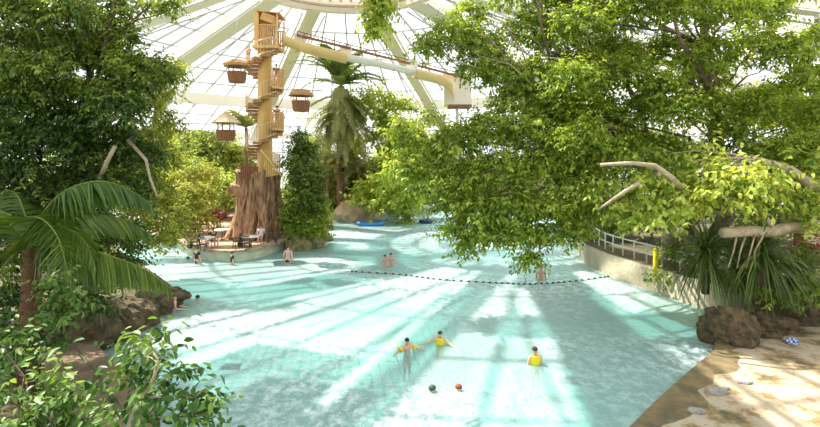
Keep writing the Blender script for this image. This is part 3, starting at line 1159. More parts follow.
# -- tree leaning over the water
b2 = Vector((P(672, 262, 24).x, 24, 1.15))
bl = [(427, 48, 22, 18, 10), (452, 36, 22, 26, 18), (480, 50, 22.5, 26, 22), (476, 72, 22.5, 20, 14), (530, 30, 23, 28, 20), (500, 76, 22, 26, 20), (540, 78, 22, 30, 22), (520, 102, 22, 32, 22),
      (562, 40, 23, 26, 22), (585, 75, 22, 32, 26), (555, 112, 21.5, 34, 24), (590, 110, 22, 30, 24), (470, 15, 23, 20, 14), (520, -5, 23, 34, 18), (575, 0, 23, 34, 18),
      (405, 130, 21, 18, 12, .15), (420, 152, 21, 24, 18), (455, 146, 21, 28, 20), (490, 132, 21, 30, 22), (528, 135, 20.5, 30, 22), (565, 145, 21, 32, 24), (600, 140, 21, 28, 22),
      (402, 172, 20.5, 20, 14, .1), (430, 183, 20.5, 28, 20), (465, 180, 20.5, 28, 22), (500, 172, 20, 30, 22), (540, 172, 20, 30, 22), (580, 175, 20, 30, 22),
      (452, 207, 20, 20, 14), (480, 212, 20, 28, 20), (512, 212, 19.5, 28, 22), (548, 212, 19.5, 28, 20), (578, 212, 20, 24, 20),
      (448, 232, 19.5, 14, 9), (466, 248, 19.5, 12, 12), (486, 238, 19.5, 18, 14), (518, 240, 19.3, 18, 16), (530, 260, 19.3, 11, 13), (552, 236, 19.3, 22, 14), (578, 232, 19.5, 14, 12), (478, 226, 19.6, 24, 14)]
tree('overhanging_tree', 'leafy tree with pale limbs leaning far out over the water', 'tree',
     b2, [b2, P(668, 215, 23.5), P(668, 178, 22.5), P(654, 164, 21.8), P(612, 164, 21)], .34, [q for q in bl if not in_hole(q[0], q[1])], 'leaf_mid', 'bark_pale', .18, .85, droop=.35, bias=.52,
     limbs=[([P(654, 164, 21.8), P(640, 110, 22), P(615, 60, 22.5), P(540, 55, 22.8)], .16, .06, 'bark'),
            ([P(612, 164, 21), P(585, 178, 20.5), P(545, 186, 19.5), P(520, 178, 19.3)], .13, .05, 'bark_pale'),
            ([P(640, 180, 21.5), P(615, 200, 20.5), P(590, 215, 19.8)], .1, .05, 'bark_pale'),
            ([P(615, 60, 22.5), P(548, 52, 21.5), P(540, 20, 21), P(535, -10, 21)], .10, .04, 'bark')])
# -- pale large-leaved tree with the cut limb
b3 = Vector((P(842, 262, 18.5).x, 18.5, 1.15))
bl = [(602, 195, 19, 24, 16, .05), (622, 215, 18.5, 24, 14, .05), (648, 190, 18.5, 26, 18), (650, 216, 18, 26, 14, .1), (680, 210, 17.5, 28, 18, .1), (690, 185, 18, 26, 18), (712, 198, 17, 24, 16, .15), (728, 180, 17, 26, 18, .15),
      (748, 192, 16.8, 24, 18, .15), (765, 178, 17, 22, 16, .05), (740, 202, 17, 20, 10, .1), (785, 200, 18, 24, 18, -.1), (808, 226, 17.4, 16, 9), (815, 205, 17.6, 18, 14), (810, 170, 19, 26, 22, -.1), (700, 160, 18.5, 28, 18, -.05), (640, 160, 19, 26, 16, -.1)]
tree('large_leaved_tree', 'yellow-green tree with big pale leaves and a thick sawn horizontal limb', 'tree',
     b3, [b3, P(838, 232, 18.5), P(825, 195, 18.3), P(790, 170, 18), P(750, 158, 18)], .28, bl, 'leaf_bright', 'bark_pale', .24, .6, droop=.4, bias=.55, aspect=.55, nl=7, tvar=.3,
     limbs=[([P(690, 196, 17.6), P(672, 178, 16.7), P(655, 166, 16.5), P(632, 163, 16.6), P(600, 165, 17)], .1, .06, 'bark_pale'),
            ([P(640, 182, 17), P(615, 198, 17), P(598, 210, 17.4)], .07, .04, 'bark_pale'),
            ([P(838, 236, 18.4), P(808, 228, 17.8), P(788, 228, 17.5), P(770, 232, 17.2), P(745, 231, 17), P(722, 233, 16.8)], .22, .17, 'bark_pale'),
            ([P(772, 228, 17.2), P(764, 215, 17.3), P(758, 206, 17.5)], .11, .07, 'bark_pale')] +
     [([P(737 + 9 * i, 234, 17), P(733 + 8 * i + random.uniform(-3, 3), 252, 17), P(728 + 9 * i, 268, 17.1)], .035, .02, 'bark_pale') for i in range(4)])
# -- darker trees further right
for px, d, lab, blx in ((800, 29, 'dark small-leaved tree at the far end of the promenade', grid_blobs(755, 840, 95, 235, 36, 27, 31, 24)),
                        (690, 33, 'green tree behind the promenade rail, seen under the canopy', grid_blobs(600, 740, 150, 235, 36, 31, 35, 24))):
    b = Vector((P(px, 250, d).x, d, 1.15))
    tree('broadleaf_tree', lab, 'tree', b, [b, P(px - 3, 215, d), P(px - 8, 170, d), P(px - 6, 130, d)], .25, blx, 'leaf_mid', 'bark', .24, .8, bias=.35, group='trees behind the promenade')

# -- left bank tree, shade worked into its dark leaf colour


def left_skip(px, py):
    if py < 60:
        return px > 78 + py * .95
    if py < 120:
        return px > 160
    return px > 150 - (py - 120) * .25


b4 = Vector((P(70, 262, 16.5).x, 16.5, .35))
bl = grid_blobs(-25, 185, -20, 205, 33, 13.5, 17, 24, left_skip, bias=lambda x, y: .12 if (y < 60 and x < 90) or (40 < y < 110) else -.22)
bl += [(118, 10, 14.5, 10, 16, .15), (128, 40, 14.5, 12, 12, .1), (150, 6, 14, 18, 7, .25), (172, 4, 14, 16, 6, .25), (112, 25, 15, 8, 14, .1), (122, 62, 15, 14, 14, .05)]
tree('dark_tree', 'dense dark green tree towering over the drooping palm fronds', 'tree',
     b4, [b4, P(76, 200, 16.6), P(84, 165, 16.4), P(90, 120, 16.4), P(90, 70, 16.4), P(86, 20, 16.4)], .2, bl, 'leaf_dark', 'bark', .14, 1.15, droop=.3, bias=.55, aspect=.45, tvar=.28,
     limbs=[([P(100, 178, 14), P(108, 160, 13.8), P(115, 146, 13.7)], .06, .05, 'bark_pale'),
            ([P(128, 140, 14.5), P(146, 160, 14.3), P(150, 178, 14.2), P(157, 196, 14)], .05, .03, 'bark_pale'),
            ([P(90, 110, 16), P(104, 50, 14.6), P(112, 15, 14.2), P(116, -15, 14.2)], .06, .035, 'bark')])
# -- olive bushy trees between the left bank and the islet
b5 = Vector((P(160, 250, 27).x, 27.0, -.6))
spots = [
    ('olive-green bushy tree growing behind the dark tree', 150, 27, [(150, 80, 25, 20, 14, .1), (172, 72, 25, 16, 10, .1), (150, 110, 26, 24, 16), (140, 140, 26, 24, 16), (165, 128, 26, 18, 12), (175, 95, 25, 12, 10, .1), (135, 165, 26, 26, 16), (160, 160, 26, 26, 14), (130, 195, 25, 24, 16), (155, 190, 26, 24, 16), (140, 222, 25, 20, 14), (118, 222, 25, 22, 14, -.2), (165, 215, 26, 22, 16), (150, 245, 25, 16, 10), (172, 238, 26, 16, 12), (110, 248, 25, 22, 10, -.2)]),
]
for lab, px, d, blx in spots:
    b = Vector((P(px, 262, d).x - 3, d, .35))
    b.x = P(95, 262, d).x
    tree('olive_tree', lab, 'tree', b, [b, P(110, 225, d), P(135, 190, d - .5), P(150, 140, d - 1), P(160, 90, d - 1.5)], .16, blx, 'leaf_olive', 'bark_pale', .2, .62, bias=.5)
tree('shoreline_bush', 'yellow-green bush at the water edge left of the islet tables'.replace('left of', 'next to'), 'bush', G(178, 240, .6),
     [G(178, 240, .6), P(180, 225, 38), P(184, 205, 38)], .1,
     [(180, 228, 36.5, 16, 14), (190, 212, 37, 16, 14), (176, 205, 38, 18, 14), (196, 196, 38, 18, 14), (178, 184, 39, 20, 14), (200, 176, 40, 18, 12), (160, 200, 38, 14, 14), (206, 222, 38, 10, 9, .1)], 'leaf_olive', 'bark', .24, .8, bias=.6)

# -- trees along the far bank
far = [(335, 202, 57.5, 16, 10), (365, 203, 57, 16, 10), (352, 178, 58, 16, 12), (345, 158, 58, 18, 22), (352, 190, 57, 22, 14), (378, 185, 60, 20, 18), (165, 150, 62, 28, 26), (205, 155, 56, 30, 24), (190, 175, 50, 26, 20), (235, 165, 55, 26, 22), (225, 188, 48, 26, 16), (312, 160, 50, 20, 24), (330, 190, 47, 24, 16), (300, 195, 45, 20, 18),
       (375, 170, 56, 26, 20), (345, 175, 50, 22, 14), (395, 165, 62, 20, 16), (430, 165, 66, 30, 26), (480, 175, 66, 32, 24), (530, 175, 66, 34, 26), (575, 185, 62, 30, 24), (120, 165, 60, 34, 30), (70, 170, 58, 34, 30)]
KIND = ['yellow-green tree', 'bushy tree', 'dark shrub', 'feathery pale tree']
WHERE = ['low at the shore in front of the shaggy palm trunk', 'low at the shore behind the blue raft', 'around the shaggy palm trunk', 'in the gap behind the shaggy palm trunk', 'low in front of the palm foot by the boulder', 'between the palm foot and the lime tree', 'against the glass wall above the bushes', 'between the pointed basket and the shore bush', 'low behind the shore bush', 'directly behind the tower stairs', 'behind the stump limb',
         'just beside the shaggy palm trunk', 'under the shaggy palm', 'behind the islet shrubs', 'to the side of the palm near the blue raft', 'at the palm foot', 'behind the bright water-edge tree',
         'beyond the navy raft', 'across the far water behind the leaning boughs', 'at the far shore, hidden by the leaning boughs', 'where the promenade wall meets the far shore', 'behind the olive tree', 'far behind the dark tree']
for i, (px, py, d, rx, ry) in enumerate(far):
    d = max(d, 59) if px >= 228 else d
    b = Vector((P(px, 0, d).x, d, .45))
    if i in (8, 10):
        b.z = .6
    blx = [(px + random.uniform(-.6, .6) * rx, py + random.uniform(-.5, .6) * ry, d + random.uniform(-1.5, 1.5), rx * random.uniform(.5, .7), ry * random.uniform(.45, .65)) for _ in range(7)]
    blx.append((px, py + ry * .6, d, rx * .95, ry * .55))
    blx.append((px, 203 - (d - 45) * .1, d - 1, rx * .9, 9, -.1))
    tree('shore_tree', 'pale %s standing %s' % (('green tree', 'green leafy bush', 'olive shrub')[i % 3], WHERE[i]), 'tree', b, [b, P(px, py + ry * .5, d), P(px + 2, py, d)], .14, blx,
         'leaf_back' if i % 3 else 'leaf_olive', 'bark', .34, .7, bias=.55, group='trees along the far bank')

# -- bright tree at the water edge in the middle
b6 = G(400, 208, .45)
b6 = Vector((P(388, 0, 58).x, 58, .45))
bl = [(362, 104, 54, 16, 10, .1), (380, 100, 54, 18, 10, .1), (398, 108, 54, 16, 10), (372, 118, 54, 18, 12), (395, 126, 54, 20, 12), (380, 140, 54, 16, 12), (402, 146, 54, 18, 14), (412, 168, 53, 18, 12), (392, 168, 53, 18, 12), (378, 186, 50, 22, 10, .15), (400, 190, 50, 20, 12, .1),
      (362, 198, 50, 16, 8, .15), (385, 204, 49, 20, 9, .1), (408, 210, 49, 14, 9), (410, 222, 49, 8, 8), (430, 120, 55, 14, 12)]
tree('water_edge_tree', 'lime green tree hanging over the blue raft beside the palm', 'tree', b6, [b6, P(388, 190, 56), P(390, 150, 54.5), P(385, 115, 54)], .22, bl, 'leaf_bright', 'bark_pale', .40, .75, bias=.55, aspect=.55)
# -- hanging creeper
hv = P(378, -60, 30)
hv.z = 19.0
t = thing('hanging_creeper', 'light green creeper hanging from the crown of the roof', 'plant', (hv.x, 30, 20.6))
base = Vector((hv.x, 30, 20.6))
MB().tube([Vector((0, 0, 0)), P(378, 0, 30) - base, P(376, 35, 30) - base], [.04, .03, .015], 5).build('stem', 'bark', t)
vv = [spray(P(px, py, 30) - base, (rx / F * 30, rx / F * 30, ry / F * 30), n, 8, .3, .7, .6) for px, py, rx, ry, n in ((378, 5, 11, 12, 60), (380, -12, 10, 12, 60), (379, 20, 10, 10, 55), (375, 33, 6, 9, 25))]
off = 0
V, L, T = [], [], []
for v, lo, ti in vv:
    V.append(v)
    L.append(lo + off)
    T.append(ti)
    off += len(v)
np_mesh('leaves', np.concatenate(V), np.concatenate(L), 4, np.concatenate(T), 'leaf_bright', t)

# -- shrubs on the islet beside the stump
tree('conifer_shrub', 'dark narrow climbing shrub rising beside the stump', 'shrub', G(290, 232, .6), [G(290, 232, .6), P(294, 190, 35.5), P(298, 140, 35.5)], .12,
     [(298, 140, 35.5, 8, 12), (297, 160, 35.2, 14, 14), (308, 152, 35.5, 8, 12), (304, 178, 35, 17, 14), (312, 176, 35, 12, 12), (302, 198, 34.5, 17, 14), (312, 200, 35, 16, 12)], 'leaf_dark', 'bark', .2, .9, bias=.5)
tree('islet_bush', 'mixed green bush spilling over the islet rock edge', 'bush', G(302, 240, .6), [G(302, 240, .6), P(303, 225, 36), P(303, 212, 36)], .1,
     [(295, 215, 35, 12, 12), (306, 214, 36, 16, 12), (318, 216, 37, 12, 12), (297, 230, 34.5, 10, 9), (308, 229, 35, 14, 9, .2), (320, 228, 36, 10, 10), (312, 232, 36.5, 10, 8, .15), (312, 205, 37, 14, 12), (300, 222, 35, 16, 10, .1)], 'leaf_mid', 'bark', .2, .8, bias=.42)
for i, (px, py, s, lab) in enumerate([(290, 248, (1.0, .6, .9), 'mossy boulder under the islet bush, closest to the standing bather'), (304, 248, (1.1, .7, 1.0), 'mossy boulder at the islet corner below the bush'), (318, 241, (1.0, .8, 1.0), 'brown boulder at the far side of the islet rock edge'), (324, 230, (.8, .9, .9), 'boulder on the islet edge facing the pale shore rock'), (311, 247, (.9, .7, .8), 'mossy boulder second along the islet corner, under the hanging leaves'), (297, 251, (.8, .6, .85), 'mossy boulder between the corner boulder and the standing bather')]):
    g = G(px, py, 0)
    rock(lab, (g.x, g.y + .2, .1), s, 'rock_moss', seed=i + 3, group='boulders of the islet edge')
g = G(353, 222)
rock('large pale brown boulder at the far shore near the blue raft', (g.x, g.y + .9, .7), (2.1, 1.3, 1.5), 'rock_pale', 11, amp=.25)

for px, py, lab in ((240, 246, 'pale spiky plant between the islet tables'), (226, 236, 'pale spiky plant at the foot of the stump limb'), (190, 248, 'small spiky plant at the islet end near the shore bush')):
    g = G(px, py, ZI)
    t = thing('agave_plant', lab, 'plant', g, group='spiky plants on the islet')
    MB().lathe((0, 0, 0), [(.16, 0), (.18, .2), (.1, .25)], 10, .2).build('stem', 'bark', t)
    strap_rosette(t, Vector((0, 0, .2)), 50, .75, .07, 'frond_grey', (-.1, 1.3), .25, bias=.7)
g = G(217, 216, ZI)
tree('flowering_shrub', 'shrub with pinkish red flowers behind the islet tables', 'shrub', Vector((P(217, 0, 41).x, 41, ZI)), [Vector((P(217, 0, 41).x, 41, ZI)), P(217, 222, 41), P(217, 214, 41)], .05, [(214, 214, 41, 8, 5), (221, 217, 40.5, 7, 5)], 'flower_red', 'bark', .2, .7)

# -- palms


def palm(label, base, crown, r, fronds, mat, trunkmat, name='palm_tree'):
    t = thing(name, label, 'palm', base)
    c = Vector(crown) - Vector(base)
    MB().tube(bend((0, 0, 0), c, 0, 8, .01), [r * (1.25 - .03 * i) for i in range(9)], 10, jit=.2).build('trunk', trunkmat, t, True)
    for f in fronds:
        frond(t, c, *f, mat if isinstance(mat, str) else mat[0], RNG.uniform(.35, .65))
    return t


fr = []
for i in range(26):
    az = 2 * PI * i / 26 + .15
    fr.append((az, random.uniform(5.8, 7.0), random.uniform(.4, 1.45), random.uniform(1.5, 2.3), 52, .95, .15, .4))
pb = Vector((P(341, 0, 53).x, 53, .45))
pl = palm('tall shaggy palm with a crown against the glass roof', pb, P(341, 86, 53), .36, fr, 'frond_mid', 'bark')
mb = MB()
mb.lathe((0, 0, 0), [(.3, 9.6 - .45), (.7, 9.4), (1.05, 8.6), (1.25, 7.6), (1.4, 6.4), (1.45, 5.2), (1.2, 3.9)], 26, .35)
for k_, v_ in enumerate(mb.v):
    mb.v[k_] = (v_[0], v_[1], v_[2] + (P(341, 88, 53).z - 10.0) + random.uniform(-.25, .25))
mb.build('dead_frond_skirt', 'skirt', pl)
for i in range(70):
    az = 2 * PI * i / 70 + random.uniform(-.1, .1)
    z = random.uniform(.0, 4.0)
    frond(pl, P(341, 88, 53) - pb - Vector((0, 0, z)), az, random.uniform(4.2, 6.2), random.uniform(-.75, -.1), random.uniform(.9, 1.3), 30, .8, .28, .3, 'frond_grey', RNG.uniform(.4, .8))
for px, d, h, lab in ((328, 53, 172, 'low arching palm at the foot of the shaggy palm'), (360, 53, 176, 'low palm with drooping fronds beside the pale boulder')):
    b = Vector((P(px, 0, d).x, d, .45))
    palm(lab, b, P(px, h, d), .2, [(2 * PI * i / 16, random.uniform(3.2, 4.2), random.uniform(.5, 1.2), random.uniform(1.5, 2.3), 30, .8, .24, .4) for i in range(18)], 'frond_grey', 'bark')
g = Vector((P(248, 0, 38).x, 38, .6))
palm('small feather palm behind the pointed hanging basket', Vector((P(248, 0, 47).x, 47, .45)), P(246, 128, 47), .14, [(2 * PI * i / 14, 3.0, random.uniform(.5, 1.2), 1.6, 28, .7, .16, .35) for i in range(14)], 'frond_grey', 'bark')

# left bank palm: the visible fronds follow the photograph
pb = Vector((P(28, 0, 12.3).x, 12.3, .35))
lp = thing('drooping_palm', 'feather palm with huge drooping fronds and a reddish fibrous trunk on the bank', 'palm', pb)
crown = P(32, 246, 12.3)
MB().tube([Vector((0, 0, -.05)), (crown - pb) * .5 + Vector((.05, 0, 0)), crown - pb], [.3, .24, .2], 12, jit=.35).build('trunk', 'bark_red', lp, True)


def fpath(q):
    return [p - pb for p in smooth_line([P(*a) for a in q], 4)]


paths = [
    ([(32, 246, 12.3), (42, 215, 11.8), (66, 190, 11.6), (100, 181, 11.6), (130, 190, 11.8), (152, 206, 12)], 90, 1.0, .06, .4, .8),
    ([(32, 246, 12.3), (10, 226, 11.5), (36, 217, 11.0), (56, 234, 10.7), (66, 265, 10.6), (74, 305, 10.6)], 84, .95, .055, .2, .15),
    ([(32, 246, 12.3), (60, 246, 11.8), (92, 251, 11.5), (122, 260, 11.4), (146, 270, 11.4), (168, 286, 11.4)], 96, 1.1, .06, .4, .9),
    ([(32, 246, 12.3), (10, 215, 12.3), (-25, 210, 12.3), (-60, 235, 12.3)], 60, .9, .06, .4, .4),
    ([(32, 246, 12.3), (50, 228, 13), (85, 216, 13.5), (120, 218, 14), (150, 234, 14.2)], 80, 1.0, .06, .4, .6),
    ([(32, 246, 12.3), (20, 250, 11.4), (2, 268, 10.8), (-12, 300, 10.5)], 60, .8, .05, .4, .3),
    ([(32, 246, 12.3), (60, 250, 12.0), (86, 262, 12), (108, 285, 12)], 70, .9, .06, .4, .7),
    ([(32, 246, 12.3), (22, 205, 13), (10, 190, 13.5), (-20, 190, 14)], 60, .9, .05, .4, .5),
    ([(32, 246, 12.3), (38, 232, 11.6), (60, 226, 11.3), (84, 240, 11.2), (96, 270, 11.2)], 80, .9, .055, .3, .4),
]
for q, nlf, ll, wd, dr, hg in paths:
    frond(lp, None, 0, 0, 0, 0, nlf, ll, wd, dr, 'frond_dark', RNG.uniform(.4, .65), pts=fpath(q), rr=.03, cup=.4, hang=hg)

# -- bushes around and below the palm
tree('climbing_bush', 'fresh green leafy bush in front of the reddish palm trunk', 'bush', G(56, 350, .35), [G(56, 350, .35), P(56, 320, 10.6), P(56, 300, 10.4)], .05,
     [(52, 285, 10.2, 12, 10, .1), (60, 300, 10.2, 14, 12), (56, 318, 10.2, 14, 12), (70, 312, 10.3, 8, 12)], 'leaf_front', 'bark', .13, .8, bias=.55)
tree('undergrowth_bush', 'dark bush filling the gap under the drooping fronds', 'bush', G(100, 330, .35), [G(100, 330, .35), P(98, 310, 14.5), P(98, 300, 14.5)], .08,
     [(92, 305, 14.2, 18, 12, -.2), (10, 300, 13, 22, 16, -.25), (5, 265, 14.5, 22, 18, -.3), (20, 235, 17, 30, 20, -.3), (60, 232, 17, 30, 20, -.3), (-5, 215, 17, 26, 20, -.3), (98, 225, 17, 26, 18, -.3), (40, 205, 18, 30, 20, -.3), (60, 262, 14.5, 26, 18, -.3), (115, 240, 15.5, 26, 16, -.25), (95, 280, 14.8, 26, 16, -.3), (128, 262, 15.5, 14, 10, -.1)], 'leaf_dark', 'bark', .16, .9, bias=.45)
tree('round_bush', 'low dark green bush on the paving beside the pool corner', 'bush', G(20, 385, .35), [G(20, 385, .35), P(22, 345, 10.5), P(25, 335, 10.3)], .06,
     [(20, 340, 10, 24, 16), (50, 345, 10.2, 14, 12), (5, 320, 10.4, 16, 12, -.1), (0, 365, 9.5, 20, 14)], 'leaf_front', 'bark', .16, .5, bias=.3)
# foreground shrub and sapling close to the camera
b7 = Vector((P(40, 0, 6.4).x, 6.4, .35))
bl = [(10, 400, 6.0, 26, 20), (45, 385, 6.2, 26, 16, .05), (78, 400, 6.0, 22, 18), (30, 422, 5.8, 30, 16), (70, 430, 5.8, 26, 14), (12, 362, 6.6, 18, 12), (40, 352, 6.8, 16, 10, .1), (90, 432, 5.8, 16, 10), (5, 345, 6.6, 12, 10), (55, 408, 5.9, 24, 14)]
tree('leafy_shrub', 'bright broad-leaved shrub at the lower corner below the camera', 'shrub', b7, [b7, P(40, 470, 6.2), P(42, 430, 6.1)], .06, bl, 'leaf_front', 'bark', .115, .36, droop=.25, bias=.5, aspect=.5, nl=7)
b8 = Vector((P(122, 0, 6.0).x, 6.0, .35))
bl = [(150, 338, 6.0, 16, 10, .15), (135, 352, 6.0, 16, 12, .05), (162, 358, 6.0, 16, 14), (150, 378, 5.9, 18, 12), (182, 375, 5.8, 12, 14), (128, 372, 6.0, 12, 10), (165, 398, 5.8, 20, 12), (195, 398, 5.7, 18, 9), (212, 416, 5.6, 14, 8), (180, 420, 5.6, 22, 10), (140, 402, 5.8, 18, 10), (150, 424, 5.6, 26, 12, .1), (112, 418, 5.7, 18, 12, .1), (205, 402, 5.7, 10, 6)]
tree('young_sapling', 'sapling with a bare pale bent stem in front of the pool corner', 'sapling', b8,
     [b8, P(124, 470, 5.9), P(128, 425, 5.75), P(140, 400, 5.7), P(151, 385, 5.7), P(158, 365, 5.75)], .04, bl, 'leaf_front', 'bark_pale', .12, .36, droop=.3, bias=.45, aspect=.5, nl=7)

# -- rocks of the left bank
for i, (px, py, s, lab) in enumerate([(96, 350, (1.1, .9, 1.0), 'dark brown rock at the paved pool corner'), (114, 341, (1.2, .9, 1.15), 'brown rock second from the pool corner'), (132, 331, (1.2, .9, 1.0), 'brown rock under the drooping frond tips'),
                                      (150, 319, (1.1, .8, .8), 'reddish rock below the outermost frond tip'), (166, 310, (1.0, .7, .55), 'low rock beside the sunbather'), (80, 345, (1.2, 1.0, 1.2), 'dark rock behind the paving under the palm'), (178, 303, (.7, .6, .4), 'flat rock at the tip of the bank')]):
    g = G(px, py)
    rock(lab, (g.x - .35, g.y + .5, .2), (s[0] * .85, s[1] * .85, s[2] * .85), 'rock_dark', seed=20 + i, sub=4, group='rocks of the planted bank')

# -- right-hand rock and strap-leaved plants
for i, (px, py, s, lab) in enumerate([(741, 346, (.82, .8, .9), 'big brown rock block standing at the terrace edge'), (768, 336, (1.1, .8, .7), 'brown rock below the middle of the spiky plants'), (800, 325, (1.3, .8, .6), 'low brown rock near the blue towel')]):
    g = G(px, py, .14)
    rock(lab, (g.x, g.y + .6, .35), s, 'rock_dark', seed=40 + i, sub=5, group='rocks of the terrace edge')
for px, py, d, n, L, lab in ((706, 252, 18.6, 320, 2.3, 'spiky strap-leaved plant leaning over the pool wall'), (762, 252, 17.6, 340, 2.4, 'spiky strap-leaved plant above the big rock block'), (736, 266, 18.6, 180, 1.8, 'smaller strap-leaved plant between the two spiky ones'), (800, 272, 17.8, 180, 1.8, 'short strap-leaved plant above the blue towel')):
    c = P(px, py, d)
    b = Vector((c.x + .2, d + .4, 1.15 if d > 18.3 else .9))
    t = thing('spiky_plant', lab, 'plant', b, group='strap-leaved plants')
    MB().tube([(0, 0, 0), (c - b) * .5, c - b], [.14, .11, .1], 8, jit=.2).build('stem', 'bark', t, True)
    strap_rosette(t, c - b, n, L, .045, 'strap', (-1.1, 1.1), .55)
tree('terrace_bush', 'green bush on the rock edge behind the blue towel', 'bush', Vector((P(800, 0, 18.2).x, 18.2, 1.15)), [Vector((P(800, 0, 18.2).x, 18.2, 1.15)), P(800, 290, 18.2), P(800, 280, 18.2)], .06,
     [(790, 270, 18, 16, 12), (812, 265, 18.5, 16, 14), (806, 290, 17.6, 16, 12), (780, 300, 17.2, 14, 10), (822, 300, 17.5, 14, 14), (715, 245, 21, 22, 12, -.1), (680, 252, 23, 18, 9, -.1), (750, 248, 20, 18, 12, -.2), (668, 276, 23, 14, 8, -.1)], 'leaf_mid', 'bark', .2, .8, bias=.4)
fl = G(812, 262, 1.15)
b = Vector((P(810, 0, 21).x, 21, 1.15))
tree('flowering_plant', 'crimson flowering plant at the frame edge behind the sawn limb', 'plant', b, [b, P(810, 265, 21), P(808, 255, 21)], .05, [(802, 246, 21, 12, 5), (815, 249, 21, 10, 5)], 'flower_red', 'bark', .14, .8)
for i, (px, py, s, lab) in enumerate([(716, 393, (.25, .18, .12), 'grey stone lying on the sunny terrace'), (726, 389, (.1, .08, .06), 'small pebble beside the grey stone'), (745, 383, (.22, .1, .06), 'flat dark stone on the terrace behind the grey one'), (697, 412, (.22, .16, .08), 'brown stone near the wet terrace edge')]):
    g = G(px, py, .14)
    rock(lab, (g.x, g.y, .16), s, 'rock_grey', seed=60 + i, sub=2, group='stones on the terrace', name='stone')


# ------------------------------------------------------------------ people
def skin_body(name, joints, edges, rad, mat, parent, sub=1, root='pelvis'):
    names = list(joints)
    me = bpy.data.meshes.new(name)
    me.from_pydata([joints[k] for k in names], [(names.index(a), names.index(b)) for a, b in edges], [])
    o = link(bpy.data.objects.new(name, me), None)
    sk = o.modifiers.new('skin', 'SKIN')
    sk.use_smooth_shade = True
    for i, k in enumerate(names):
        sv = me.skin_vertices[0].data[i]
        r = rad[k]
        sv.radius = (r, r) if not hasattr(r, '__len__') else r
        sv.use_root = (k == root)
    ss = o.modifiers.new('sub', 'SUBSURF')
    ss.levels = ss.render_levels = sub
    dg = bpy.context.evaluated_depsgraph_get()
    m2 = bpy.data.meshes.new_from_object(o.evaluated_get(dg))
    m2.name = name
    m2.materials.clear()
    m2.materials.append(M[mat])
    bpy.data.objects.remove(o)
    bpy.data.meshes.remove(me)
    return link(bpy.data.objects.new(name, m2), parent)


